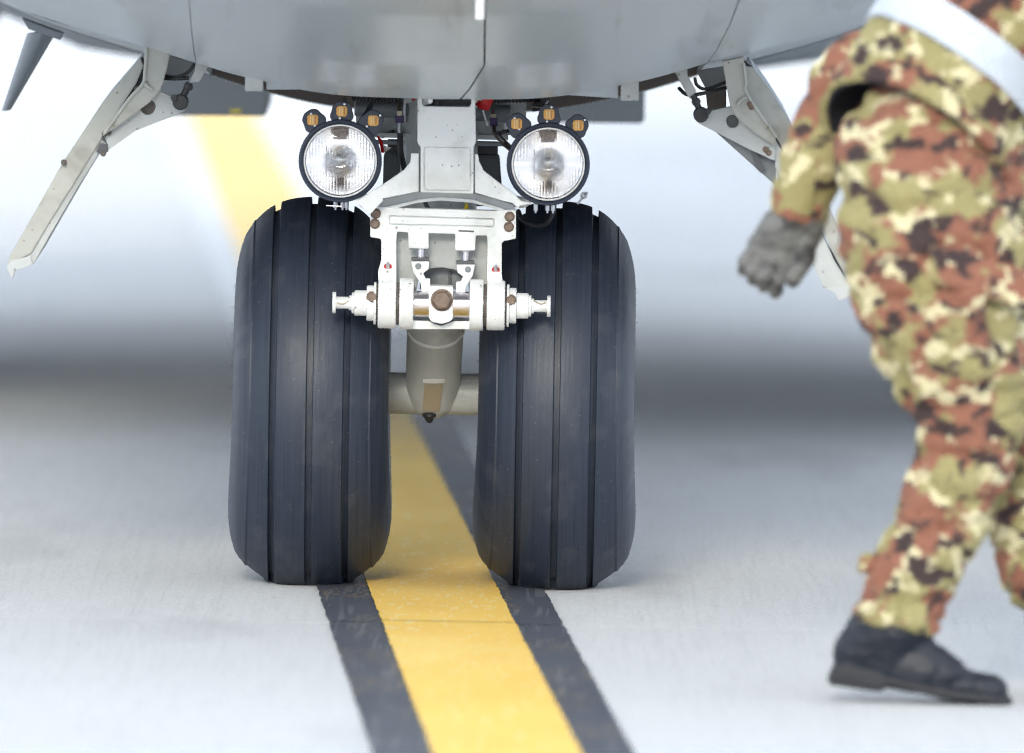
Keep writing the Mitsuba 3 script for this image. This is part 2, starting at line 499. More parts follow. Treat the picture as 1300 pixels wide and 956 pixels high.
zc_ = np.array([1.9, 1.9, 1.95, 2.05, 2.15, 2.2, 2.2, 2.2, 2.2, 2.2, 2.2, 2.2, 2.2, 2.2, 2.85, 3.1])


def hull_pts(s, Y):
    """The hull's point at signed half-contour positions s (index into half, negative = left) and station Y."""
    a = np.abs(s)
    x = np.interp(a, np.arange(len(half)), half[:, 0]) * np.sign(s) * np.interp(Y, sy, sx_)
    zc = np.interp(Y, sy, zc_)
    z = zc + (np.interp(a, np.arange(len(half)), half[:, 1]) - 2.2) * np.interp(Y, sy, sz_)
    return np.stack([x, np.full_like(x, Y), z], -1)


NB = int(np.argmax(half[:, 0] > 1.28))


def s_of_x(x, Y):
    x = x / max(np.interp(Y, sy, sx_), 0.05)
    return float(np.sign(x) * np.interp(abs(x), half[:NB, 0], np.arange(NB)))


def skin(Ys, left, right, n, t=0.012):
    grid = []
    for Y in Ys:
        l, r = left(Y), right(Y)
        grid.append(hull_pts(np.linspace(l, r, n), Y))
    g = np.array(grid)
    du, dv = np.gradient(g, axis=1), np.gradient(g, axis=0)
    nn = np.cross(du, dv)
    nn /= np.linalg.norm(nn, axis=-1, keepdims=True) + 1e-12
    cen = np.stack([g[..., 0] * 0, g[..., 1], g[..., 2] * 0 + 2.2], -1)
    nn *= np.sign(((g - cen) * nn).sum(-1, keepdims=True) + 1e-9)
    inner = g - nn * t
    a, b = g.shape[:2]
    v = np.vstack([g.reshape(-1, 3), inner.reshape(-1, 3)])
    f = []
    idx = np.arange(a * b).reshape(a, b)
    q = np.stack([idx[:-1, :-1], idx[:-1, 1:], idx[1:, 1:], idx[1:, :-1]], -1).reshape(-1, 4)
    f += [q, q[:, ::-1] + a * b]
    for e in (idx[0], idx[-1], idx[:, 0], idx[:, -1]):
        f.append(np.stack([e[:-1], e[1:], e[1:] + a * b, e[:-1] + a * b], -1))
    q = np.vstack(f)
    m = trimesh.Trimesh(v, np.vstack([q[:, [0, 1, 2]], q[:, [0, 2, 3]]]), process=False)
    trimesh.repair.fix_normals(m)
    return m


FY = np.concatenate([np.linspace(-2.25, -1.75, 14), np.linspace(-1.72, LIP, 40)])
BY = np.concatenate([np.linspace(LIP + .02, AFT, 14), np.linspace(1.3, 17, 30)])
gap = 0.0022
seamL = lambda Y: s_of_x(-.455, Y)  # noqa: E731
seamC = lambda Y: s_of_x(0.045 + 0.045 * np.clip((-Y - .5) / .5, 0, 1), Y)  # noqa: E731
seamR = lambda Y: s_of_x(.510 + .07 * np.clip((-Y - .5) / 1.0, 0, 1), Y)  # noqa: E731
seamR2 = lambda Y: s_of_x(.510, Y)  # noqa: E731
off = lambda f, d: (lambda Y: f(Y) + d)  # noqa: E731
gs = 0.055                                                   # half a seam's width in contour steps
top = lambda Y: NB - 1.0  # noqa: E731
FU = part(AC, 'fuselage')
AY = np.concatenate([FY, BY])
obj('skin_panel', skin(FY, off(seamL, gs), off(seamC, -gs), 30), 'hull_paint', FU, 40)
obj('skin_panel', skin(FY, off(seamC, gs), off(seamR, -gs), 30), 'hull_paint', FU, 40)
obj('skin_panel', skin(AY, lambda Y: -NB + 1.0, off(seamL, -gs), 24), 'hull_paint', FU, 40)
obj('skin_panel', skin(AY, lambda Y: seamR(Y) + gs if Y < LIP else seamR2(Y) + gs, top, 24), 'hull_paint', FU, 40)
obj('skin_panel', skin(np.linspace(AFT, 17, 34), off(seamL, gs), off(seamR2, -gs), 30), 'hull_paint', FU, 40)
L = len(half) - 1.0
obj('upper_skin', join(skin(AY, lambda Y: NB - 1.0 + .02, lambda Y: L, 40), skin(AY, lambda Y: -L, lambda Y: -NB + 1.0 - .02, 40)), 'hull_paint', FU, 40)
# bulkhead frame that closes the rear of the gear bay, and the bay's roof and walls
b0 = hull_pts(np.linspace(seamL(AFT), seamR2(AFT), 40), AFT)[:, [0, 2]]
frame_poly = Polygon(np.vstack([b0 + [0, .004], b0[::-1] + [0, .07]]))
obj('bay_rear_frame', solid(frame_poly, AFT - .05, .046, .004), 'brown_grey', AC)
obj('bay_rear_wall', solid(Polygon(np.vstack([b0 + [0, .068], [[.5, 1.7], [-.5, 1.7]]])), AFT - .02, .01, 0), 'bay_dark', AC)
obj('bay_roof', solid(Polygon([(-.5, 1.66), (.53, 1.66), (.53, 1.70), (-.5, 1.70)]), LIP, 1.3, 0), 'bay_dark', AC)
# chin fairing that stands under the lip between the doors
chin = [(311, 88), (311, 112), (425, 113), (577, 121), (700, 119), (786, 125), (811, 122), (811, 98), (560, 104)]
obj('chin_fairing', plate([(338, 96), (338, 114), (425, 113.5), (577, 121), (700, 119.5), (785, 125), (785, 104), (560, 100)], LIP - .006, .05, .004), 'hull_paint', AC)
for x0, x1, y0, y1 in ((311, 334, 88, 116), (788, 811, 100, 128)):
    obj('hinge_fairing', box_px(x0, y0, x1, y1, LIP - .016, .07, .003, .003), 'grey_paint', AC)
# white drain mast under the nose, probe on the left
dm = P(609, 25, -1.52)
obj('drain_mast', lathe(dm, (0, 0.05, 1), [(0, .0075), (.002, .0085), (.02, .0088), (.14, .0092), (.16, .009)], 24), 'white_paint', AC)


def fin(a, b, wa, wb, thick, Y):
    pts = []
    for s in np.linspace(0, 1, 9):
        c = np.array(a) * (1 - s) + np.array(b) * s
        w = wa * (1 - s) + wb * s
        ang = np.linspace(0, 2 * np.pi, 20, endpoint=False)
        base = P(c[0], c[1], Y)
        pts.append([base + [w * math.cos(q), thick * (1 - .5 * s) * math.sin(q), 0.15 * w * math.cos(q)] for q in ang])
    v = np.array(pts).reshape(-1, 3)
    return trimesh.convex.convex_hull(v)


obj('probe_mast', fin((54, 40), (8, 140), .030, .009, .05, .45), 'mid_grey', AC, 50)
obj('probe_base', plate([(28, 24), (80, 43), (76, 51), (36, 37)], .40, .10, .003), 'mid_grey', AC)
# antenna-like fairings further aft under the belly
yl = obj('belly_fairing', plate([(196, 60), (352, 60), (338, 148), (204, 147)], 2.5, .5, .01, .01), 'mid_grey', AC)
obj('belly_fairing', plate([(690, 70), (820, 66), (818, 157), (694, 156)], 2.5, .5, .01, .01), 'mid_grey', AC)
obj('stencil_mark', box_px(292, 139, 306, 143, 2.498, .003, 0), 'yellow_cap', AC)
def tyre_mesh(cx, bulge=True, R=0.378, zc=0.362, W=0.149):
    hw = [(0, .3705), (.0035, .3705)]
    prof = []                                                  # (x, r) from the left bead to the right bead

    def crown(x):
        a = abs(x)
        return R - 2.0 * a ** 2 - 133.0 * a ** 4

    side = [(.112, .130, .0), ]
    xs, deep = [], set()
    groove = (-.0705, 0.0, .0695)
    for x in np.linspace(-.112, .112, 57):
        if not any(abs(x - g) < .0090 for g in groove):
            xs.append((x, crown(x)))
    for g in groove:
        for dx, dz in ((-.0070, 0), (-.0062, -.0012), (-.0055, -.0135), (.0055, -.0135), (.0062, -.0012), (.0070, 0)):
            xs.append((g + dx, crown(g + dx) + dz))
            deep.add(g + dx) if dz < -.002 else None
    xs.sort()
    sh = [(.1150, .3275), (.1180, .3225), (.1196, .3188), (.1235, .3135), (.1315, .3005), (.1385, .280), (.1440, .258), (.1475, .236), (W, .214), (.1470, .196), (.1420, .184), (.132, .170), (.118, .166)]
    sh = [(a, b + .004) for a, b in sh]
    prof = [(-a, b) for a, b in sh[::-1]] + xs + sh
    prof = np.array(prof)
    n = 220
    ang = np.arange(n) * 2 * np.pi / n
    x = np.repeat(prof[None, :, 0], n, 0)
    r = np.repeat(prof[None, :, 1], n, 0)
    y = r * np.sin(ang)[:, None]
    z = r * np.cos(ang)[:, None] + zc
    if bulge:
        low = np.clip((0.32 - z) / 0.32, 0, 1)
        sidew = np.clip((np.abs(x) - .095) / .03, 0, 1)
        x = x * (1 + 0.115 * low ** 1.3 * sidew)
        z = np.where((z < 0.016) & np.isin(prof[:, 0], list(deep))[None, :], .0012, z)
        z = np.where(z < 0.006, 0.0012 + np.maximum(z, -0.01) * .05 + .0005, z)
    v = np.stack([x + cx, y, z], -1).reshape(-1, 3)
    k = len(prof)
    i, j = np.meshgrid(np.arange(n), np.arange(k), indexing='ij')
    jn, ir = (j + 1) % k, (i + 1) % n
    q = np.stack([i * k + j, ir * k + j, ir * k + jn, i * k + jn], -1).reshape(-1, 4)
    m = trimesh.Trimesh(v, np.vstack([q[:, [0, 1, 2]], q[:, [0, 2, 3]]]), process=False)
    if m.volume < 0:
        m.invert()
    return m


# landing gear sponsons; the unseen outer bottoms are lowered to deepen the shade beneath
for s in (-1, 1):
    sec = np.array([(.30, .80), (.64, .825), (.80, .85), (.99, .93), (1.22, .74), (1.85, .62), (2.15, .85), (2.2, 1.4), (1.95, 2.0), (1.1, 2.3), (.4, 1.9)])
    cen_ = sec.mean(0)
    ring = [[s * q[0], y, q[1]] for y, k in ((4.3, .2), (4.45, .8), (4.6, .96), (5.0, 1), (8.6, 1), (9.3, .8), (10, .1)) for q in cen_ + (sec - cen_) * k]
    nr = len(sec)
    v = np.array(ring)
    f = [[k * nr + i, k * nr + (i + 1) % nr, (k + 1) * nr + (i + 1) % nr] for k in range(6) for i in range(nr)] + [[k * nr + i, (k + 1) * nr + (i + 1) % nr, (k + 1) * nr + i] for k in range(6) for i in range(nr)]
    caps = shapely.constrained_delaunay_triangles(Polygon(sec)) if hasattr(shapely, 'constrained_delaunay_triangles') else None
    sp = trimesh.Trimesh(v, f, process=False)
    trimesh.repair.fill_holes(sp)
    trimesh.repair.fix_normals(sp)
    obj('sponson', sp, 'hull_paint', AC, 40)
    for y in (6.1, 7.4):
        MW = part(AC, 'main_wheel')  # out of view, added to block side light under the belly
        obj('tyre', tyre_mesh(0.0).apply_scale(1.4).apply_translation([s * 1.62, y, 0]), 'rubber', MW, 28)
        obj('rim', lathe([s * 1.62 - .1, y, .512], (1, 0, 0), [(0, .22), (.01, .235), (.19, .235), (.2, .22)], 48), 'white_paint', MW)

# ---- wheels
for cx in (P(396, 500, 0)[0], P(706, 500, 0)[0]):
    W = part(AC, 'nose_wheel', 'broad dark tyre with three grooves, left of the strut' if cx < 0 else 'broad dark tyre with three grooves and a scuff, right of the strut')
    obj('tyre', tyre_mesh(cx), 'rubber', W, 28)
    for s in (-1, 1):
        obj('rim', lathe([cx + s * .06, 0, .366], (s, 0, 0), [(0, .10), (.0, .168), (.055, .171), (.064, .178), (.068, .174), (.060, .160), (.03, .140), (.02, .08), (.05, .06), (.055, .0)], 56), 'white_paint', W)
    hairs = []
    for s in (-1, 1):
        for k in range(15):
            a = rng.uniform(-2.6, 2.6)
            r0, x0 = (.214, .152) if rng.random() < .6 else (.225, .1515)
            p0 = np.array([cx + s * (x0 - .004), -r0 * math.cos(a), .366 + r0 * math.sin(a)])
            hairs.append(tube([p0, p0 + [s * rng.uniform(.003, .007), rng.normal() * .002, rng.normal() * .003]], .0004, 5, 0))
    obj('mould_hairs', join(*hairs), 'black_part', W, kind='stuff')

# ---- axle and strut
AX = obj('axle', lathe([-.16, 0, .366], (1, 0, 0), rounded(0, .32, .040, .002), 40), 'grey_paint', AC)
for x in (-.105, .102):
    obj('axle_collar', lathe([x - .012, 0, .366], (1, 0, 0), rounded(0, .024, .052, .004), 40), 'mid_grey', AC)
ST = part(AC, 'shock_strut')
sc = P(553, 470, 0)[0]
zt, zb = P(553, 400, -.05)[2], P(553, 530, -.05)[2]
pt, pb = np.array([sc, -.155, P(553, 400, -.15)[2]]), np.array([sc - .005, -.012, .372])
pax = (pt - pb) / np.linalg.norm(pt - pb)
piston = bone(pt, .0545, pb, .0525, 56)
obj('piston', piston, 'grey_paint', ST, 40)
obj('collar_ring', lathe(pt - pax * .035, pax, rounded(0, .006, .0570, .0015), 56), 'white_paint', ST)


def on_piston(x, y, lift=0.0):
    """The point of the piston's front surface that stands at the picture position (x, y)."""
    lo, hi = -.4, .1
    for _ in range(40):
        m_ = (lo + hi) / 2
        q = P(x, y, m_) - pb
        r_ = np.linalg.norm(q - pax * (q @ pax))
        lo, hi = (m_, hi) if r_ > .0545 + lift else (lo, m_)
    return P(x, y, lo)


def patch(pts, out, inn):
    return trimesh.convex.convex_hull(np.array([on_piston(x, y, l_) for x, y in pts for l_ in (out, inn)]))


obj('step_clamp', patch([(537, 481), (551, 481), (565, 481), (537, 486), (551, 487), (565, 486)], .003, -.004), 'white_paint', ST)
obj('tape_strip', patch([(539, 488), (551, 488), (562, 488), (536, 522), (547, 523), (558, 522)], .0012, -.004), 'tape_tan', ST)
obj('drain_plug', lathe(P(545, 537, -.04), (0, 0, 1), [(0, .003), (.004, .007), (.010, .009), (.012, .013), (.018, .013), (.02, .008)], 20), 'black_part', ST)
obj('cylinder', lathe([P(555, 330, 0)[0], .0, P(555, 355, 0)[2]], (0, 0, 1), rounded(0, .55, .074, .004), 56), 'grey_paint', ST)
# dark sleeve seen either side of the collar
obj('sleeve', plate([(487, 193), (634, 197), (637, 240), (620, 262), (500, 262), (486, 236)], .02, .12, .01, .01), 'dark_grey', ST)
obj('dark_gap_strip', plate([(492, 180), (632, 183), (632, 196), (492, 193)], .0, .14, .004), 'bay_dark', ST)  # dark plate drawn in place of the gap above the sleeve

# ---- grey structure of the bay behind the lamps
BS = part(AC, 'bay_structure')
obj('panel', plate([(452, 118), (668, 123), (668, 172), (452, 168)], .0, .02, .003), 'grey_paint', BS)
obj('rail', plate([(448, 168), (645, 172), (645, 178), (448, 174)], -.05, .03, .002), 'grey_paint', BS)
obj('rail', plate([(455, 178), (640, 181), (640, 186), (455, 183)], -.03, .03, .002), 'mid_grey', BS)
obj('duct', lathe(P(450, 137, -.03), (1, 0, -.02), rounded(0, .30, .016, .004), 24), 'mid_grey', BS)
obj('bracket', plate([(484, 171), (500, 165), (500, 172), (484, 176)], -.02, .03, .001), 'black_part', BS)
obj('latch', plate([(513, 119), (524, 119), (524, 130), (515, 131), (515, 156), (511, 156)], -.05, .02, .001), 'white_paint', BS)
obj('latch_box', plate([(514, 131), (523, 131), (523, 145), (519, 148), (514, 147)], -.04, .03, .001), 'dark_grey', BS)
obj('sensor', plate([(604, 136), (617, 136), (617, 149), (606, 152)], -.04, .03, .002), 'dark_grey', BS)
obj('rod', tube([P(613, 140, -.05), P(619, 160, -.05)], .003, 8, 0), 'steel', BS)
obj('rivet_light', lathe(P(525, 125, -.055), (0, -1, 0), rounded(0, .01, .004, .001), 12), 'red_paint', BS)

# ---- white collar plate and gussets
CO = part(AC, 'steering_collar')
outer = pxpoly([(530, 112), (603, 114), (604, 181), (601, 187), (601, 246), (534, 244), (534, 187), (530, 181)], -.46, .002)
win = pxpoly([(536, 112), (598, 112), (598, 136), (536, 135)], -.46, .006)
inset = pxpoly([(538, 186), (598, 187), (598, 243), (538, 242)], -.46, .005)
body = solid(outer.difference(win), -.46, .10, .003) - solid(inset.difference(inset.buffer(-.0022)), -.461, .008, 0) - solid(inset.buffer(-.002), -.461, .0035, 0)
obj('front_plate', body, 'white_paint', CO)
obj('inner_core', box_px(537, 118, 600, 136, -.39, .05, .002), 'dark_grey', CO)
obj('pin', lathe(P(545, 128, -.42), (0, 1, 0), rounded(0, .04, .007, .001), 16), 'steel', CO)
obj('web', box_px(553, 112, 557, 136, -.42, .03, .001), 'black_part', CO)
obj('tab', box_px(537, 112, 543, 133, -.43, .03, .001), 'white_paint', CO)
obj('gusset', plate([(522, 195), (531.5, 195), (531.5, 243), (486, 252), (486, 255), (470, 272), (451, 255), (457, 253), (487, 234), (513, 216), (521, 206)], -.45, .03, .002), 'white_paint', CO)
obj('gusset', plate([(603, 196), (606.5, 196), (608.5, 206), (614, 217), (637, 235), (651, 245), (662, 256), (675, 258), (660, 261), (658, 265), (651, 258), (639, 255), (603, 244.5)], -.45, .03, .002), 'white_paint', CO)

# ---- torque link: upper yoke
TL = part(AC, 'torque_link')
YL = -.40
obj('arched_bar', plate([(471, 259), (492, 251), (530, 243.5), (556, 240.5), (590, 242.5), (625, 251), (652, 260), (653, 270), (640, 266), (600, 254), (558, 251), (530, 254), (485, 266), (471, 271)], YL + .02, .06, .002), 'grey_paint', TL)
obj('arched_bar', plate([(487, 264), (530, 253.5), (558, 250.5), (600, 253.5), (640, 265.5), (640, 269), (600, 257.5), (558, 254.5), (530, 257.5), (487, 268.5)], YL + .012, .06, .001), 'white_paint', TL)
beam = pxpoly([(470, 262), (500, 264), (625, 268), (655, 266), (655, 303), (640, 306), (637, 309), (619, 309), (618, 299), (604, 299), (603, 318), (578, 318), (578, 297), (544, 296), (544, 316), (519, 315),
               (518, 295), (504, 294), (503, 306), (485, 306), (482, 303), (470, 301)], YL, .0025)
beam = solid(beam, YL, .055, .003)
ins = pxpoly([(494, 273), (628, 277), (628, 289), (494, 286)], YL, .001)
beam = (beam - solid(ins, YL - .001, .011, 0)) + solid(ins.buffer(-.0032), YL + .001, .02, .002)
obj('yoke_beam', beam, 'white_paint', TL)
obj('name_strip', plate([(582, 292), (602, 293), (602, 295), (582, 294)], YL - .0006, .002, 0), 'dark_grey', TL)
for x, y in ((477, 271), (476, 284), (647, 275), (646, 288)):
    obj('bolt', hexbolt(P(x, y, YL), .0088, .008, rot=rng.uniform(0, 1)), 'rusty_bolt', TL, 20)
obj('arm', plate([(484, 304), (503, 304), (503, 372), (481, 372), (480, 345), (484, 330)], YL - .004, .05, .003), 'white_paint', TL)
obj('arm', plate([(619, 306), (637, 306), (637, 350), (640, 372), (618, 372)], YL - .004, .05, .003), 'white_paint', TL)
for x, y in ((492.5, 338), (629.5, 342)):
    obj('grease_ring', lathe(P(x, y, YL - .004), (0, -1, -.9), [(0, .0075), (.0025, .0075), (.003, .006)], 24), 'red_paint', TL)
    obj('grease_nipple', lathe(P(x, y, YL - .006), (0, -1, .6), [(0, .0045), (.004, .0045), (.007, .003), (.012, .003), (.014, .001)], 14), 'steel', TL)
# grey web behind, with the arch cut out of its lower edge
web = pxpoly([(502, 285), (620, 288), (620, 374), (596, 374), (594, 356), (588, 348), (576, 342), (560, 339.5), (546, 341), (534, 347), (531, 356), (528, 374), (502, 374)], YL + .05)
obj('web', solid(web, YL + .05, .03, .004), 'grey_paint', TL)
obj('back_block', plate([(533, 335), (590, 336), (590, 368), (533, 367)], YL + .09, .03, .002), 'mid_grey', TL)
obj('back_rib', box_px(569, 345, 573, 366, YL + .082, .02, .001), 'dark_grey', TL)
obj('yellow_cap', lathe(P(592, 268, -.33), (0, 0, 1), [(0, .005), (.008, .005), (.011, .003), (.015, .003)], 14), 'yellow_cap', TL)
obj('cable', tube([P(536, 250, -.32), P(542, 262, -.32), P(546, 272, -.32)], .004, 8), 'navy_enamel', TL)
# two small actuators
for x, y, s in ((534, 312, 1), (591, 316, -1)):
    obj('gland', lathe(P(x, y + 4, YL + .02), (0, 0, 1), rounded(0, .007, .0115, .0015), 28), 'steel', TL)
    obj('piston_rod', lathe(P(x, y + 19, YL + .02), (0, 0, 1), rounded(0, .026, .0078, .0005), 28), 'chrome', TL)
    obj('rod_collar', box_px(x - 12, y + 15, x + 11, y + 19, YL + .004, .03, .001), 'dark_grey', TL)
    cl_ = [(-12, 20), (11, 20), (10, 30), (3, 35), (9, 48), (9, 57), (1, 57), (0, 48), (-9, 34)]
    obj('clevis', plate([(x + u * s, y + w) for u, w in cl_], YL, .03, .0015, .001), 'white_paint', TL)
    obj('clevis_bolt', hexbolt(P(x - 3 * s, y + 26, YL), .0052, .005), 'mid_grey', TL, 20)
    obj('link_lug', box_px(x + 7 * s - 5, y + 42, x + 7 * s + 5, y + 58, YL - .002, .03, .0015, .002), 'white_paint', TL)
# hinge pin and knuckles along x
pz = P(560, 386.5, YL)[2]
px_ = lambda x: P(x, 386, YL)[0]  # noqa: E731


def xcyl(x0, x1, rpx, b=.002, n=56, Y=YL):
    return lathe([px_(x0), Y, pz], (1, 0, 0), rounded(0, px_(x1) - px_(x0), rpx / 668.0, b), n)


for x0, x1 in ((480, 503), (618, 641)):
    obj('knuckle', xcyl(x0, x1, 31.5, .003), 'white_paint', TL)
for x0, x1 in ((507, 525), (596, 613.5)):
    obj('knuckle', xcyl(x0, x1, 32.5, .003), 'white_paint', TL)
obj('hinge_pin', xcyl(470, 651, 16.5, .001), 'chrome', TL)
for x0, x1 in ((503.4, 506.6), (613.9, 617.6)):
    obj('seal_ring', xcyl(x0, x1, 27, .001), 'brown_grey', TL)
blk = pxpoly([(544.5, 363), (575, 364), (575, 404), (571, 408), (560, 411), (548, 408), (544.5, 403)], YL - .02, .002)
obj('centre_block', solid(blk, YL - .032, .075, .004), 'white_paint', TL)
obj('centre_bolt', hexbolt(P(561, 381, YL - .032), .0190, .016, rot=.1), 'rusty_bolt', TL, 20)
obj('lower_web', plate([(507, 404), (525, 407), (544, 408), (560, 414), (576, 408), (596, 408), (613, 405), (613, 420), (595, 418), (520, 418), (507, 417)], YL - .004, .30, .003), 'white_paint', TL)
# end fittings with jacking spools
for side, edge in ((-1, 480), (1, 641)):
    def sc_(a, b, r, m, name, b_=.0012):
        obj(name, xcyl(*sorted((edge + side * a, edge + side * b)), r, b_), m, TL)
    sc_(.4, 2.2, 25, 'brown_grey', 'washer')
    sc_(2.4, 5.5, 27, 'white_paint', 'washer')
    sc_(5.5, 14.5, 22.5, 'white_paint', 'end_collar', .002)
    sc_(14.5, 30, 16.2, 'white_paint', 'end_cap', .002)
    sc_(30, 33.5, 13.5, 'white_paint', 'spool')
    sc_(33.5, 54, 7.6, 'white_paint', 'spool')
    sc_(33.5, 37, 9.5, 'white_paint', 'spool')
    sc_(53.5, 58, 13.5, 'white_paint', 'spool_flange')
    c = P(edge + side * 7.5, 376 if side < 0 else 380, YL)
    obj('bolt', hexbolt([c[0], YL - .031, c[2]], .0098, .009, (0, -1, 0), .4), 'rusty_bolt', TL, 20)
    obj('lock_wire', tube([P(edge + side * 36, 381, YL - .012), P(edge + side * 45, 386, YL - .0135), P(edge + side * 52, 384, YL - .012)], .0012, 6), 'tape_tan', TL)

# ---- landing lights
for cx, cy, small, who in ((432, 204, ((397, 152, -38), (434, 141, 0), (474, 153, 38)), 'left'), (696, 208, ((656, 157, -38), (697, 145, 0), (734, 159, 38)), 'right')):
    LL = part(AC, 'landing_light', f'round fluted landing light in a navy ring with three amber lamps, {who} of the strut')
    YF = -.38
    c = P(cx, cy, YF)
    k = 1 / 668.5
    ax = np.array([0, -1, -.04])
    dx, ax_, _ = frame_of(ax)
    obj('housing', lathe(c + dx * -.095, ax, [(0, .02), (.0, .03), (.02, .055), (.05, .07), (.072, 50 * k), (.095, 52.5 * k), (.102, 52.8 * k), (.105, 52 * k), (.106, 49.5 * k), (.104, 47.6 * k), (.094, 47.2 * k), (.072, 47.6 * k), (.05, .066), (.02, .051), (.004, .027), (.003, .005)], 80), 'navy_enamel', LL)
    obj('retaining_ring', lathe(c, ax, [(-.004, 47 * k), (.006, 47.3 * k), (.0085, 46.4 * k), (.0085, 44.6 * k), (.005, 43.6 * k), (-.004, 43.4 * k)], 80, True), 'steel', LL)
    # reflector bowl
    rr = np.linspace(.004, 43.3 * k, 18)
    depth = -.052 + .048 * (rr / (43.3 * k)) ** 2
    prof = [(d, r) for d, r in zip(depth, rr)]
    v, f = [], []
    n = 72
    bowl = lathe(c, ax, prof + [(depth[-1] - .002, 43.3 * k)] + [(d - .002, r) for d, r in prof[::-1]], n)
    obj('reflector', bowl, 'mirror', LL, 40)
    obj('bulb', lathe(c + dx * -.050, ax, [(0, .004), (.003, .0065), (.008, .0075), (.011, .006), (.013, .002)], 24), 'bulb_glass', LL, 60)
    obj('bulb_cap', lathe(c, ax, [(-.0185, .0150), (-.016, .0155), (-.012, .0135), (-.0085, .009), (-.007, .004), (-.0068, .001)], 36), 'cap_metal', LL, 60)
    obj('bulb_post', tube([c + dx * -.053, c + dx * -.049], .0035, 10, 0), 'brown_grey', LL)
    obj('brown_reflection', plate([(cx - 11, cy - 40), (cx + 10, cy - 40), (cx + 9, cy - 27), (cx - 9, cy - 27)], YF + .007, .004, .001), 'rusty_bolt', LL)  # brown plate stands in for a reflection near the top of the lens
    # fluted lens: a disc grid, domed front, vertical flutes on its back
    NU, NV, R0 = 181, 60, 43.5 * k
    e1, e2 = np.array([1.0, 0, 0]), np.cross(np.array([1.0, 0, 0]), dx)
    e2 = e2 if e2[2] > 0 else -e2
    U2, V2 = np.meshgrid(np.sin(np.linspace(-1, 1, NU) * np.pi / 2 * .999), np.linspace(-1, 1, NV), indexing='ij')
    U2 = np.meshgrid(np.linspace(-.9995, .9995, NU), np.linspace(-1, 1, NV), indexing='ij')[0]
    V2 = V2 * np.sqrt(1 - U2 ** 2)
    dome = .009 * (1 - (U2 ** 2 + V2 ** 2))
    rim_ = np.clip((1 - np.hypot(U2, V2)) / .06, 0, 1)
    flute = .0007 * (0.5 - 0.5 * np.cos(np.arange(NU) * np.pi / 4))[:, None] * rim_ * np.where(np.abs(V2) < .04, .2, 1)
    bx = np.where((np.abs(U2) < .40) & (np.abs(V2) < .45), -.0010, 0)
    front = c + (U2 * R0)[..., None] * e1 + (V2 * R0)[..., None] * e2 + (.0005 + dome)[..., None] * dx
    back = front - (.005 + flute + bx)[..., None] * dx
    idx = np.arange(NU * NV).reshape(NU, NV)
    q = np.stack([idx[:-1, :-1], idx[:-1, 1:], idx[1:, 1:], idx[1:, :-1]], -1).reshape(-1, 4)
    edge = np.concatenate([idx[0, :-1], idx[:-1, -1], idx[-1, :0:-1], idx[:0:-1, 0]])
    nx = np.roll(edge, -1)
    qs = np.vstack([q, q[:, ::-1] + NU * NV, np.stack([edge, edge + NU * NV, nx + NU * NV, nx], -1)])
    lens = trimesh.Trimesh(np.vstack([front.reshape(-1, 3), back.reshape(-1, 3)]), np.vstack([qs[:, [0, 1, 2]], qs[:, [0, 2, 3]]]), process=False)
    if lens.volume < 0:
        lens.invert()
    obj('lens', lens, 'lens_glass', LL, 50)
    for sx, sy2, tilt in small:
        a = math.radians(tilt * .9)
        top_ = P(sx, sy2, YF)[[0, 2]]
        cc = c[[0, 2]]
        d2 = (top_ - cc) / np.linalg.norm(top_ - cc)
        n2 = np.array([d2[1], -d2[0]])
        root = cc + d2 * (49 * k)
        tab = Polygon([root - n2 * .034, root + n2 * .034, root + n2 * .024 + d2 * .008, top_ + n2 * .0195, top_ + n2 * .0175 + d2 * .012, top_ + n2 * .007 + d2 * .0185, top_ - n2 * .007 + d2 * .0185, top_ - n2 * .0175 + d2 * .012, top_ - n2 * .0195, root - n2 * .024 + d2 * .008])
        tab = tab.buffer(-.011).buffer(.022, quad_segs=8).buffer(-.011)
        tab = tab.difference(Point(cc).buffer(51 * k, quad_segs=24))
        obj('lamp_mount', solid(tab, YF - .006, .034, .005), 'navy_enamel', LL)
        amb = Polygon([top_ + [u, w] for u, w in ((-.0088, -.0085), (.0088, -.0085), (.0088, .0085), (-.0088, .0085))]).buffer(-.004).buffer(.0055)
        rib = None
        aset = solid(amb, YF - .0115, .012, .003)
        for ux in (-.004, .0005, .005):
            rib = solid(Polygon([top_ + [ux - .0011, -.0078], top_ + [ux + .0011, -.0078], top_ + [ux + .0011, .0078], top_ + [ux - .0011, .0078]]), YF - .0132, .006, .001)
            obj('amber_shading_rib', rib, 'amber_highlight' if ux != .005 else 'deep_amber', LL)  # pale ribs paint vertical highlights into the amber lens
        obj('amber_lamp', aset, 'amber_lens', LL)
        for s in (-1, 1):
            q_ = top_ + n2 * .0005 + d2 * (.0135 * s)
            obj('screw', lathe([q_[0] + .004 * s, YF - .007, q_[1]], (0, -1, 0), rounded(0, .0025, .0024, .0006), 10), 'steel', LL)
    # clamp hardware under the ring
    for ddx in ((-6, 3, 8) if who == 'left' else (-16, -1, 6)):
        q_ = P(cx + ddx, cy + 56, YF + .01)
        obj('clamp_nut', join(lathe(q_ + [0, 0, -.006], (0, 0, 1), rounded(0, .014, .0045, .001), 8), lathe(q_ + [0, 0, -.010], (0, 0, 1), rounded(0, .02, .002, .0005), 8)), 'steel', LL)
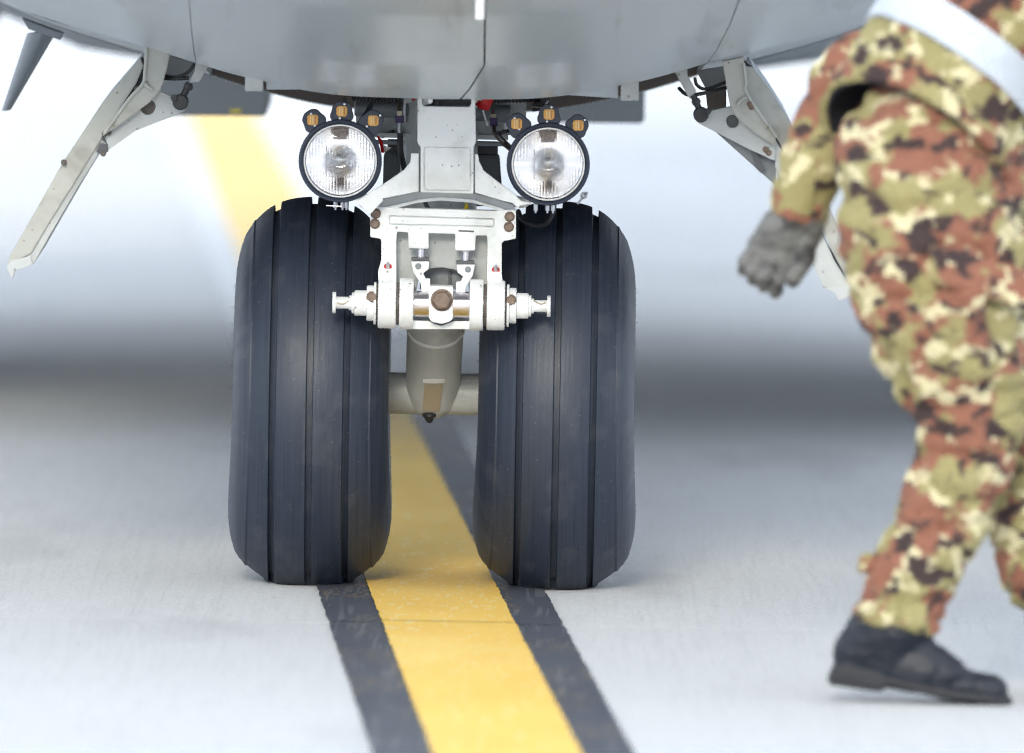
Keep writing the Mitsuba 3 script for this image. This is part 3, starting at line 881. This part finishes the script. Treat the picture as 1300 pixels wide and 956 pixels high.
    if who == 'left':
        obj('clamp_screw', tube([P(cx - 18, cy + 57, YF), P(cx + 2, cy + 58, YF)], .0016, 7, 0), 'steel', LL)
        obj('side_clip', hexbolt(P(cx + 29, cy + 55, YF + .01), .006, .006, (0.3, -1, -.4)), 'steel', LL, 20)
    else:
        obj('clamp_screw', tube([P(cx + 37, cy + 51, YF), P(cx + 50, cy + 36, YF)], .0022, 7, 0), 'steel', LL)
        obj('side_clip', hexbolt(P(cx + 45, cy + 40, YF - .002), .006, .006, (0.6, -1, -.4)), 'steel', LL, 20)
    # arm that carries the lamp on the gusset
    t0, t1 = P(cx + (26 if who == 'left' else -26), cy + 44, YF + .06), P(470 if who == 'left' else 652, 256 if who == 'left' else 256, -.28)
    obj('support_arm', tube([c + dx * -.08, t0, t1], .011, 12), 'white_paint', LL)

# ---- hoses and cables
def hose(pts, r, mat='hose_rubber', name='hose', n=10):
    return obj(name, tube([P(*p) for p in pts], r, n), mat, AC)


for a, b in (((447, 122), (508, 126)), ((622, 125), (686, 123))):
    p0, p1 = P(*a, -.10), P(*b, -.10)
    pts = np.linspace(p0, p1, 97)
    obj('corrugated_hose', tube(pts, .008, 16, 0, lambda s: .0082 + .0022 * np.abs(np.sin(s * math.pi * 14))), 'hose_rubber', AC, 60)
obj('hose_clamp', box_px(436, 114, 446, 122, -.31, .05, .003), 'black_part', AC)
obj('hose_clamp', plate([(426, 112), (437, 112), (440, 134), (429, 134)], -.12, .05, .004), 'brown_grey', AC)
obj('hose_clamp', box_px(686, 116, 698, 128, -.31, .05, .003), 'black_part', AC)
obj('hose_clamp', plate([(676, 132), (690, 128), (697, 122), (698, 134), (690, 140), (676, 142)], -.12, .05, .004), 'black_part', AC)
obj('hose_clamp', tube([P(674, 135, -.15), P(688, 136, -.15), P(694, 130, -.15), P(697, 124, -.15)], .002, 6), 'steel', AC)
hose([(474, 124, -.11), (470, 136, -.12), (463, 147, -.14), (456, 157, -.16)], .0052, 'dark_grey')
hose([(507, 118, -.10), (507, 140, -.12)], .0045, 'brown_grey')
obj('connector', box_px(504, 141, 510, 147, -.31, .012, .001), 'ivory', AC)
obj('connector', box_px(502, 147, 513, 156, -.132, .018, .002), 'purple_plastic', AC)
obj('connector', lathe(P(507, 170, -.12), (0, 0, 1), rounded(0, .022, .0035, .0005), 12), 'steel', AC)
hose([(508, 169, -.12), (508, 185, -.12), (510, 200, -.11), (514, 216, -.08)], .0058)
hose([(625, 120, -.10), (626, 146, -.12)], .0042, 'brown_grey')
obj('connector', lathe(P(626, 150, -.12), (0, 0, 1), rounded(0, .008, .0052, .001), 14), 'ivory', AC)
obj('connector', box_px(622, 150, 632, 160, -.132, .018, .002), 'purple_plastic', AC)
hose([(627, 160, -.12), (629, 170, -.31), (638, 181, -.15), (652, 193, -.18)], .0042, 'brown_grey')
hose([(629, 161, -.115), (634, 172, -.12), (648, 186, -.16), (656, 196, -.18)], .003, 'steel')
hose([(658, 268, -.16), (664, 280, -.20), (680, 287, -.22), (694, 284, -.24), (702, 270, -.25), (703, 262, -.25)], .0045)
hose([(632, 174, -.08), (637, 168, -.10), (645, 166, -.31), (650, 160, -.16)], .004, 'black_part')
obj('hose_clamp', box_px(640, 157, 648, 168, -.10, .02, .002), 'steel', AC)

# ---- gear doors
GD = part(AC, 'gear_door', 'open left gear door hanging outwards, its cream edge stained')
YD = -.42
obj('panel', plate([(178, 74), (131, 129), (79.5, 207), (44, 270), (12, 326), (9, 338), (40, 321), (60, 287), (92, 236), (128, 178), (131, 170), (173, 106), (182, 84)], YD, .05, .003), 'cream_paint', GD)
obj('inner_skin', plate([(126, 174), (88, 234), (56, 286), (36, 320), (12, 337), (42, 336), (66, 294), (100, 236), (127, 193), (137, 184)], YD + .008, .75, .003), 'grey_paint', GD)
obj('outer_skin', plate([(176, 76), (130, 130), (78.5, 208), (43, 271), (11, 327), (14, 333), (46, 276), (82, 212), (134, 134), (180, 80)], YD + .05, .7, .001), 'hull_paint', GD)
obj('end_cap', plate([(8, 338), (15, 355), (19, 344), (41, 336), (39, 325), (14, 331)], YD - .008, .06, .002), 'grey_paint', GD)
obj('hinge_arm', plate([(188, 52), (217, 62), (212, 86), (207, 105), (202, 116), (190, 130), (150, 160), (130, 173), (136, 160), (165, 125), (183, 106), (185, 92)], YD - .03, .045, .003), 'cream_paint', GD)
obj('dark_filler', plate([(180, 72), (188, 80), (186, 100), (166, 128), (136, 172), (126, 176), (172, 100)], YD + .03, .02, .001), 'black_part', GD)  # dark strip added behind the gap between arm and panel
obj('arm_flange', tube([P(186, 62, YD - .033), P(184, 92, YD - .033), P(181, 107, YD - .033), P(163, 127, YD - .033), P(132, 170, YD - .033)], .0035, 8, 6), 'cream_paint', GD)
obj('arm_rib', tube([P(184, 106, YD - .033), P(190, 112, YD - .034), P(194, 114, YD - .033)], .004, 8, 6), 'cream_paint', GD)
tri = pxpoly([(200, 114), (217, 122), (235, 134), (236, 139), (231, 143), (172, 166), (138, 190), (133, 172), (185, 120)], YD, .002)
hole = Point(P(188, 136, YD)[[0, 2]]).buffer(.0145)
obj('link_bracket', solid(tri.difference(hole), YD - .004, .03, .002), 'grey_paint', GD)
obj('dark_hole_disc', solid(hole.buffer(-.0005), YD + .004, .01, .001), 'brown_grey', GD)  # brown disc added to fill the open bracket hole
obj('dark_stain_clip', plate([(127, 182), (137, 183), (137, 193), (128, 196), (122, 192)], YD - .006, .04, .002), 'dark_grey', GD)
for x, y in ((133, 170), (138, 168), (174, 113), (131, 195), (81, 206)):
    obj('fastener', hexbolt(P(x, y, YD - .012), .005, .006), 'brown_grey', GD, 20)
RD = part(AC, 'door_link', 'dark rod end joining the left gear door to the bay')
obj('rod_end', lathe(P(229, 130, YD - .03), (0, 1, 0), rounded(0, .04, .015, .003), 24), 'black_part', RD)
obj('rod', tube([P(231, 125, YD - .02), P(241, 105, YD - .02)], .0065, 10, 0), 'black_part', RD)
obj('nut', lathe(P(238, 113, YD - .02), P(241, 105, YD - .02) - P(238, 113, YD - .02), rounded(0, .009, .010, .001), 6), 'black_part', RD)
obj('nut', lathe(P(221, 124, YD - .03), (0, -1, 0), rounded(0, .012, .007, .001), 6), 'black_part', RD)
obj('bracket', plate([(250, 70), (268, 76), (266, 82), (253, 104), (240, 105), (247, 90)], YD - .02, .03, .003), 'grey_paint', RD)
hose([(206, 95, YD + .02), (222, 98, YD), (238, 92, YD), (248, 80, YD)], .0032, 'black_part', 'cable')
hose([(205, 99, YD + .02), (220, 100, YD), (240, 99, YD)], .0038, 'black_part', 'cable')
obj('bay_side_plate', plate([(206, 68), (249, 80), (249, 98), (206, 96)], YD + .12, .02, .002), 'mid_grey', AC)

GD = part(AC, 'gear_door', 'open right gear door, partly hidden by the uniformed man')
obj('panel', plate([(946, 84), (956, 86), (976, 113), (998, 147), (1030, 213), (1060, 283), (1087, 345), (1081, 362), (1062, 330), (1040, 282), (1010, 216), (985, 174), (948, 122)], YD, .05, .003), 'cream_paint', GD)
obj('inner_skin', plate([(984, 176), (1008, 218), (1038, 284), (1060, 332), (1080, 364), (1060, 370), (1045, 364), (1029, 329), (1002, 262), (984, 212)], YD + .008, .75, .003), 'grey_paint', GD)
obj('outer_skin', plate([(957, 87), (978, 114), (1000, 148), (1032, 214), (1062, 284), (1089, 346), (1084, 350), (1058, 288), (1028, 218), (996, 152), (974, 118), (953, 92)], YD + .05, .7, .001), 'hull_paint', GD)
obj('end_cap', plate([(1045, 366), (1059, 371), (1064.7, 382), (1082, 375), (1081, 358), (1060, 364)], YD - .008, .06, .002), 'grey_paint', GD)
obj('hinge_arm', plate([(917, 78), (944, 72), (947, 103), (949, 121), (985, 172), (984, 186), (954, 166), (934, 148), (927, 134), (923, 113)], YD - .03, .045, .003), 'cream_paint', GD)
obj('arm_flange', tube([P(944, 80, YD - .033), P(947, 104, YD - .033), P(949, 121, YD - .033), P(986, 175, YD - .033)], .003, 8, 6), 'cream_paint', GD)
obj('arm_rib', tube([P(948, 123, YD - .033), P(941, 127, YD - .034), P(936, 133, YD - .033)], .004, 8, 6), 'cream_paint', GD)
tri = pxpoly([(883, 144), (900, 141), (929, 135), (985, 176), (984, 204), (954, 191), (909, 168), (886, 156), (882, 150)], YD, .002)
hole = Point(P(930, 154, YD)[[0, 2]]).buffer(.0125)
obj('link_bracket', solid(tri.difference(hole), YD - .004, .03, .002), 'grey_paint', GD)
obj('dark_hole_disc', solid(hole.buffer(-.0005), YD + .008, .01, .001), 'dark_grey', GD)  # dark disc added so the open bracket hole looks dark
obj('dark_filler', plate([(944, 76), (954, 84), (952, 112), (984, 170), (990, 186), (980, 184), (946, 122)], YD + .03, .02, .001), 'black_part', GD)  # dark strip added behind the arm on this door as well
obj('lower_bracket', plate([(909, 168), (954, 191), (985, 206), (985, 236), (966, 219), (958, 212)], YD + .03, .03, .002), 'mid_grey', GD)
obj('dark_stain_clip', plate([(953, 190), (958, 190), (972, 216), (966, 220), (960, 214)], YD + .01, .02, .002), 'dark_grey', GD)
obj('stay_plate', plate([(895, 110), (922, 110), (922, 140), (899, 143)], YD + .15, .02, .002), 'brown_grey', GD)
for x, y in ((952, 132), (954, 136), (972, 190), (976, 194)):
    obj('fastener', hexbolt(P(x, y, YD - .031 if x < 960 else YD - .005), .005, .006), 'rusty_bolt', GD, 20)
RD = part(AC, 'door_link', 'dark rod end joining the right gear door to the bay')
obj('rod_end', lathe(P(890, 146, YD - .03), (0, 1, 0), rounded(0, .04, .0145, .003), 24), 'black_part', RD)
obj('rod', tube([P(889, 142, YD - .02), P(880, 121, YD - .02)], .0062, 10, 0), 'black_part', RD)
obj('nut', lathe(P(885, 132, YD - .02), P(881, 123, YD - .02) - P(885, 132, YD - .02), rounded(0, .009, .0095, .001), 6), 'black_part', RD)
obj('nut', lathe(P(899, 141, YD - .03), (0, -1, 0), rounded(0, .012, .0065, .001), 6), 'black_part', RD)
obj('bracket', plate([(855, 88), (872, 84), (873, 96), (884, 116), (876, 126), (872, 120)], YD - .02, .03, .003), 'grey_paint', RD)
hose([(882, 98, YD), (885, 108, YD), (897, 113, YD + .01), (922, 104, YD + .02)], .0032, 'black_part', 'cable')
hose([(862, 112, YD + .02), (872, 120, YD), (890, 119, YD), (924, 111, YD + .02)], .0036, 'black_part', 'cable')
obj('bay_side_plate', plate([(884, 90), (920, 84), (922, 112), (896, 113)], YD + .12, .02, .002), 'mid_grey', AC)

# ------------------------------------------------------------------ red streamers
def cloth(px_rows, Y, thick=.0012, amp=.006, seed=1):
    rows = np.array([[P(x, y, Y) for x, y in r] for r in px_rows])
    a, b = rows.shape[:2]
    n = 14
    us = np.linspace(0, a - 1, n)
    vs = np.linspace(0, b - 1, n)
    g = np.empty((n, n, 3))
    for i, u in enumerate(us):
        for j, v in enumerate(vs):
            i0, j0 = min(int(u), a - 2), min(int(v), b - 2)
            s, t = u - i0, v - j0
            g[i, j] = (rows[i0, j0] * (1 - t) + rows[i0, j0 + 1] * t) * (1 - s) + (rows[i0 + 1, j0] * (1 - t) + rows[i0 + 1, j0 + 1] * t) * s
    g[..., 1] += amp * np.sin(np.linspace(0, 7, n))[None, :] + amp * .6 * np.sin(np.linspace(0, 4, n))[:, None]
    v = np.vstack([g.reshape(-1, 3), (g + [0, thick, 0]).reshape(-1, 3)])
    idx = np.arange(n * n).reshape(n, n)
    q = np.stack([idx[:-1, :-1], idx[:-1, 1:], idx[1:, 1:], idx[1:, :-1]], -1).reshape(-1, 4)
    qs = [q, q[:, ::-1] + n * n]
    for e in (idx[0], idx[-1], idx[:, 0], idx[:, -1]):
        qs.append(np.stack([e[:-1], e[1:], e[1:] + n * n, e[:-1] + n * n], -1))
    qs = np.vstack(qs)
    m = trimesh.Trimesh(v, np.vstack([qs[:, [0, 1, 2]], qs[:, [0, 2, 3]]]), process=False)
    trimesh.repair.fix_normals(m)
    return m


RS = thing('warning_streamer', 'red warning streamer with white lettering tucked above the right of the strut', 'streamer')
obj('ribbon', cloth([[(588, 118), (608, 119), (628, 121)], [(588, 127), (607, 130), (624, 133)], [(592, 134), (606, 137), (620, 141)]], -.345), 'red_paint', RS, 40)
for pts in ([(590, 122), (593, 121), (594, 126), (597, 122), (600, 123), (600, 130), (597, 129), (597, 126), (594, 130), (592, 126)],
            [(600, 131), (603, 123), (611, 125), (612, 128), (606, 127), (606, 130)],
            [(589, 128), (596, 131), (606, 135), (606, 137), (596, 134), (589, 131)]):
    obj('lettering', plate(pts, -.358, .003, 0), 'cloth_white', RS)
RS2 = thing('warning_streamer', 'small red and white cloth tag beside the left landing light', 'streamer')
obj('ribbon', cloth([[(478, 172), (482, 174), (486, 179)], [(482, 182), (486, 186), (488, 190)], [(484, 194), (486, 194), (488, 194)]], -.17, amp=.003), 'red_paint', RS2, 40)
obj('white_end', cloth([[(486, 184), (491, 186), (497, 187)], [(487, 190), (491, 191), (494, 190)], [(486, 194), (489, 193), (491, 192)]], -.172, amp=.003), 'cloth_white', RS2, 40)

# ------------------------------------------------------------------ the man in camouflage
MAN = thing('person', 'person in camouflage uniform with white belt and grey glove, walking past the nose wheels', 'person')
YS = -2.75


def S(px, py, dy=0.0):
    return P(px, py, YS + dy)


NEAR, FAR = -.10, .12
# the body: one continuous figure inside the clothes
hipN, kneeN, ankN = S(1178, 262, NEAR), S(1236, 528, NEAR), S(1142, 800, NEAR)
hipF, kneeF, ankF = S(1200, 262, FAR), S(1312, 540, FAR), S(1352, 800, FAR)
pel, waist, chest, neck = S(1186, 236), S(1238, 90), S(1312, -62), S(1362, -150)
shN, shF = S(1352, -70, -.19), S(1296, -40, .17)
elN, wrN, haN = S(1440, 70, -.24), S(1500, -60, -.22), S(1512, -110, -.22)
elF, wrF, haF = S(1084, 96, .20), S(1014, 268, .16), S(985, 322, .15)
head = S(1408, -215)
bones = [chain([(hipN, .085), (kneeN, .055), (ankN, .042)]), chain([(hipF, .085), (kneeF, .055), (ankF, .042)]),
         bone(ankN, .036, S(1132, 822, NEAR), .026), bone(ankF, .036, S(1350, 825, FAR), .026),
         chain([(pel, .135), (waist, .12), (chest, .135), (neck, .055), (head, .06)]), bone(chest, .12, shN, .06), bone(chest, .12, shF, .06),
         chain([(shN, .055), (elN, .042), (wrN, .028), (haN, .035)]), chain([(shF, .055), (elF, .042), (wrF, .028), (haF, .03)]),
         m3.Manifold.sphere(1.0, 32).scale([.098, .078, .122]).translate((head + [.012, 0, .02]).tolist()),
         bone(head + [.085, 0, -.005], .012, head + [.118, 0, -.028], .013), bone(head + [.07, 0, -.085], .03, head + [.04, 0, -.06], .05),
         bone(head + [.0, -.079, -.01], .018, head + [-.008, -.084, .025], .012), bone(head + [.0, .079, -.01], .018, head + [-.008, .084, .025], .012)]
body = soften(m3.Manifold.batch_boolean(bones, m3.OpType.Add), .02, 10)
obj('body', body, 'skin', MAN, True)
hairm = m3.Manifold.sphere(1.0, 32).scale([.105, .085, .122]).translate((head + [.004, 0, .032]).tolist()) - m3.Manifold.cube([.3, .3, .3], True).translate((head + [.19, 0, -.08]).tolist()) - m3.Manifold.cube([.4, .4, .2], True).translate((head + [0, 0, -.14]).tolist())
obj('hair', soften(hairm, .015, 5, .006, 60), 'hair', MAN, True)
for s in (-1, 1):
    obj('eye', trimesh.creation.icosphere(2, .011).apply_translation(head + [.092, s * .031, .012]), 'cloth_white', MAN, True)

# trousers
legN = chain([(S(1184, 210, -.02), .168), (S(1186, 300, -.05), .166), (S(1196, 392, -.08), .146), (S(1218, 462, NEAR), .114), (S(1236, 520, NEAR), .093), (S(1224, 585, NEAR), .083), (S(1199, 650, NEAR), .078), (S(1166, 722, NEAR), .075), (S(1150, 752, NEAR), .066)], 32)
cuffN = chain([(S(1150, 748, NEAR), .068), (S(1141, 782, NEAR), .075)], 32)
legF = chain([(S(1200, 230, .06), .155), (S(1235, 350, .09), .14), (S(1290, 470, FAR), .10), (S(1312, 545, FAR), .082), (S(1312, 640, FAR), .083), (S(1328, 725, FAR), .076), (S(1344, 752, FAR), .062)], 32)
cuffF = chain([(S(1344, 748, FAR), .064), (S(1350, 782, FAR), .068)], 32)
tr = m3.Manifold.batch_boolean([legN, cuffN, legF, cuffF], m3.OpType.Add)
ankle_cut = m3.Manifold.cube([.5, .5, .2], True)
tr = tr - ankle_cut.rotate([0, 4, 0]).translate((S(1141, 796, NEAR) - [0, 0, .1]).tolist()) - ankle_cut.translate((S(1352, 775, FAR) - [0, 0, .1]).tolist())
obj('trousers', soften(tr, .010, 7, .022, 12, 3, (1, 1, 1.3)), 'camouflage', MAN, True)
pocket = m3.Manifold.batch_hull([ball(S(x, y, d), .018) for x, y, d in ((1140, 392, -.215), (1235, 372, -.258), (1245, 470, -.222), (1172, 492, -.18), (1140, 392, -.12), (1172, 492, -.1), (1235, 372, -.12), (1245, 470, -.12))])
obj('thigh_pocket', soften(pocket, .010, 6, .010, 14, 8), 'camouflage', MAN, True)
flap = m3.Manifold.batch_hull([ball(S(x, y, d), .010) for x, y, d in ((1188, 318, -.262), (1300, 352, -.225), (1300, 386, -.235), (1190, 352, -.275), (1188, 318, -.15), (1300, 352, -.15))])
obj('pocket_flap', soften(flap, .010, 6, .006, 14, 5), 'camouflage', MAN, True)
obj('drawstring_knot', soften(bone(S(1104, 716, NEAR), .017, S(1122, 722, NEAR), .014) + bone(S(1100, 712, NEAR), .014, S(1096, 722, NEAR), .010), .006, 4, .003, 40), 'camouflage', MAN, True)


# jacket: rings lofted along the bent torso
def ring(center, a, wide, deep, lift=0.0, n=72, dy=0.0):
    """a: angle of the torso axis to the right of upright; wide: half width across the axis in the picture's plane; deep: half depth."""
    e1 = np.array([math.cos(a), 0, -math.sin(a)])
    e3 = np.array([math.sin(a), 0, math.cos(a)])
    q = np.arange(n) * 2 * np.pi / n
    c = center + [0, dy, 0]
    return c + wide * np.cos(q)[:, None] * e1 + deep * np.sin(q)[:, None] * np.array([0, 1.0, 0]) - lift * np.sin(q)[:, None] * e3 * 1.0


def loft(rings, closed_top=True, inner=0.012):
    R = np.array(rings)
    k, n = R.shape[:2]
    cen = R.mean(1, keepdims=True)
    I = cen + (R - cen) * (1 - inner / np.linalg.norm(R - cen, axis=-1, keepdims=True))
    v = np.vstack([R.reshape(-1, 3), I.reshape(-1, 3), R[-1].mean(0)[None], I[-1].mean(0)[None]])
    f = []
    for q in range(k - 1):
        for i in range(n):
            j = (i + 1) % n
            A, B, C, D = q * n + i, q * n + j, (q + 1) * n + j, (q + 1) * n + i
            f += [[A, B, C], [A, C, D]]
            o = k * n
            f += [[A + o, C + o, B + o], [A + o, D + o, C + o]]
    for i in range(n):
        j = (i + 1) % n
        o = k * n
        f += [[i, i + o, j + o], [i, j + o, j]]
        t = (k - 1) * n
        f += [[t + i, t + j, 2 * k * n], [t + o + j, t + o + i, 2 * k * n + 1]]
    m = trimesh.Trimesh(v, f, process=False)
    trimesh.repair.fix_normals(m)
    return m


def lerp_rings(keys, m=8):
    out = []
    K = np.array(keys)
    t = np.arange(len(keys))
    for u in np.linspace(0, len(keys) - 1, (len(keys) - 1) * m + 1):
        i = min(int(u), len(keys) - 2)
        s = u - i
        s_ = s
        p0, p1, p2, p3 = K[max(i - 1, 0)], K[i], K[i + 1], K[min(i + 2, len(keys) - 1)]
        out.append(0.5 * (2 * p1 + (p2 - p0) * s_ + (2 * p0 - 5 * p1 + 4 * p2 - p3) * s_ ** 2 + (3 * p1 - p0 - 3 * p2 + p3) * s_ ** 3))
    return out


def wrinkle(m, fold, freq, seed):
    n = np.array(m.vertex_normals)
    v = np.array(m.vertices)
    h = meshkit.fbm(v * freq, 4, seed) - .5
    m.vertices = v + n * (fold * h)[:, None]
    return m


keys = [ring(S(1166, 200), math.radians(36), .200, .195, .10), ring(S(1174, 180), math.radians(36), .196, .192, .085), ring(S(1192, 130), math.radians(36), .182, .182, .04), ring(S(1218, 80), math.radians(36), .165, .175, .045),
        ring(S(1268, 0), math.radians(34), .165, .175, .03), ring(S(1312, -75), math.radians(30), .165, .20), ring(S(1338, -120), math.radians(28), .13, .17), ring(S(1352, -142), math.radians(28), .07, .08)]
jk = wrinkle(loft(lerp_rings(keys)), .028, 11, 21)
JK = part(MAN, 'jacket')
lr = [q.mean(0) + (q - q.mean(0)) * .93 for q in lerp_rings(keys)[1:30]]
obj('lining', loft(lr, inner=.004), 'lining', JK, True)
obj('torso', jk, 'camouflage', JK, True)
sl = chain([(shF, .082), (S(1182, 38, .19), .076), (elF, .070), (S(1042, 190, .18), .060), (S(1016, 262, .16), .053)], 32)
sl = sl - m3.Manifold.cube([.3, .3, .2], True).rotate([0, 22, 0]).translate((S(1010, 283, .16) - [.037, 0, .094]).tolist())
obj('sleeve', soften(sl, .010, 8, .014, 13, 31), 'camouflage', JK, True)
obj('sleeve', soften(chain([(shN, .085), (elN, .070), (wrN, .052)], 32), .012, 8, .012, 13, 41), 'camouflage', JK, True)
# the white belt: a band around the jacket
kb = lerp_rings(keys)
band = []
for u in np.linspace(0, 1, 12):
    pos = 3.0 * 8 - 2.8 + u * 5.2
    i = int(pos)
    s = pos - i
    r = kb[i] * (1 - s) + kb[i + 1] * s
    c = r.mean(0)
    band.append(c + (r - c) * (1 + (.010 + .003 * math.sin(u * math.pi)) / np.linalg.norm(r - c, axis=1, keepdims=True)))
band = np.array(band)
bm = loft(list(band), inner=.006)
keep = ~np.isin(bm.faces, [len(bm.vertices) - 1, len(bm.vertices) - 2]).any(1)
bm.update_faces(keep)
obj('belt', wrinkle(bm, .028, 11, 21), 'belt_white', MAN, True)

# glove: palm, four curled fingers, thumb
HD = .15


def H(x, y, d=0.0):
    return S(x, y, HD + d)


palm = m3.Manifold.batch_hull([ball(H(x, y, d), r) for x, y, d, r in ((990, 285, .0, .032), (1024, 290, .0, .032), (964, 312, -.005, .022), (980, 325, -.012, .024), (998, 333, -.012, .024), (1012, 330, -.005, .024))])
fing = []
for k0, k1, k2, r in (((960, 314, -.005), (946, 331, -.03), (945, 343, -.012), .0115), ((971, 324, -.012), (956, 342, -.042), (957, 354, -.018), .0125),
                      ((984, 332, -.014), (970, 352, -.048), (971, 363, -.022), .0130), ((998, 337, -.012), (986, 358, -.044), (985, 370, -.02), .0130)):
    fing.append(chain([(H(*k0), r + .003), (H(*k1), r + .0015), (H(*k2), r)], 20))
thumb = chain([(H(1024, 300, -.01), .022), (H(1022, 330, -.035), .017), (H(1006, 355, -.045), .0135)], 20)
cuff = chain([(H(1012, 278, .005), .046), (H(1002, 292, .003), .043)], 28)
gl = m3.Manifold.batch_boolean([palm, thumb, cuff] + fing, m3.OpType.Add)
obj('glove', soften(gl, .004, 8, .003, 45, 15), 'glove_leather', MAN, True)
palm2 = m3.Manifold.batch_hull([ball(haN + np.array(o), r) for o, r in (([0, 0, .03], .03), ([.03, .03, -.03], .02), ([.03, -.03, -.03], .02))])
fg2 = [chain([(haN + np.array([.03, o, -.03]), .013), (haN + np.array([.06, o, -.055]), .012), (haN + np.array([.055, o, -.085]), .010)], 16) for o in (-.033, -.011, .011, .033)]
th2 = chain([(haN + np.array([.0, -.03, .0]), .018), (haN + np.array([.04, -.055, -.02]), .013)], 16)
obj('glove', soften(m3.Manifold.batch_boolean([palm2, th2] + fg2, m3.OpType.Add), .006, 8), 'glove_leather', MAN, True)


# boots: shaft, foot and sole, rolled by the heel's lift
def boot(heel_back, ankle_top, toe, sole_drop, d, name):
    """heel_back, toe: picture positions of the sole's ends; ankle_top: top of the shaft."""
    hb, tp, at = S(*heel_back, d), S(*toe, d), S(*ankle_top, d)
    e = (tp - hb)
    Ln = np.linalg.norm(e)
    e /= Ln
    u = np.array([-e[2], 0, e[0]])
    u = u if u[2] > 0 else -u
    w = np.array([0, 1.0, 0])

    def q(s, h, side=0.0):
        return hb + e * (s * Ln) + u * h + w * side

    upper = m3.Manifold.batch_boolean([
        m3.Manifold.batch_hull([ball(q(.13, .055), .040), ball(at + [-.004, 0, .0], .066), ball(at + [.006, 0, 0], .066)]),
        m3.Manifold.batch_hull([ball(q(.13, .055), .040), ball(q(.30, .060), .046), ball(at + [.008, 0, 0], .064), ball(q(.40, .095), .040)]),
        m3.Manifold.batch_hull([ball(q(.13, .045), .036), ball(q(.40, .078), .042), ball(q(.62, .040, -.012), .038), ball(q(.62, .040, .012), .037)]),
        m3.Manifold.batch_hull([ball(q(.60, .036, -.012), .034), ball(q(.60, .036, .012), .034), ball(q(.76, .026, -.014), .027), ball(q(.76, .026, .014), .027)]),
        m3.Manifold.batch_hull([ball(q(.74, .027, -.012), .028), ball(q(.74, .027, .014), .028), ball(q(.88, .026, -.010), .027), ball(q(.88, .026, .014), .027)])], m3.OpType.Add)
    b = part(MAN, 'boot')
    obj('upper', soften(upper, .007, 6, .006, 22, 5), 'boot_leather', b, True)
    sole = m3.Manifold.batch_boolean([m3.Manifold.batch_hull([ball(q(s, h, k), .010) for s, h, k in ((.03, .010, -.026), (.03, .010, .026), (.28, .010, -.03), (.28, .010, .03), (.05, .03, -.03), (.05, .03, .03), (.28, .03, -.03), (.28, .03, .03))]),
                                      m3.Manifold.batch_hull([ball(q(s, h, k), .009) for s, h, k in ((.26, .024, -.03), (.26, .024, .03), (.62, .012, -.044), (.62, .012, .044), (.97, .012, -.02), (.97, .012, .026), (.90, .012, -.032), (.90, .012, .036))])], m3.OpType.Add)
    obj('sole', soften(sole, .008, 3), 'boot_sole', b, True)
    laces = [tube([q(.40 + .055 * k, .118 - .019 * k, -.030), q(.41 + .055 * k, .126 - .019 * k, 0), q(.40 + .055 * k, .118 - .019 * k, .030)], .003, 6) for k in range(4)]
    obj('laces', join(*laces), 'boot_sole', b)


boot((1050, 868), (1137, 788), (1284, 899), 0, NEAR, 'near')
boot((1318, 890), (1352, 780), (1540, 884), 0, FAR, 'far')
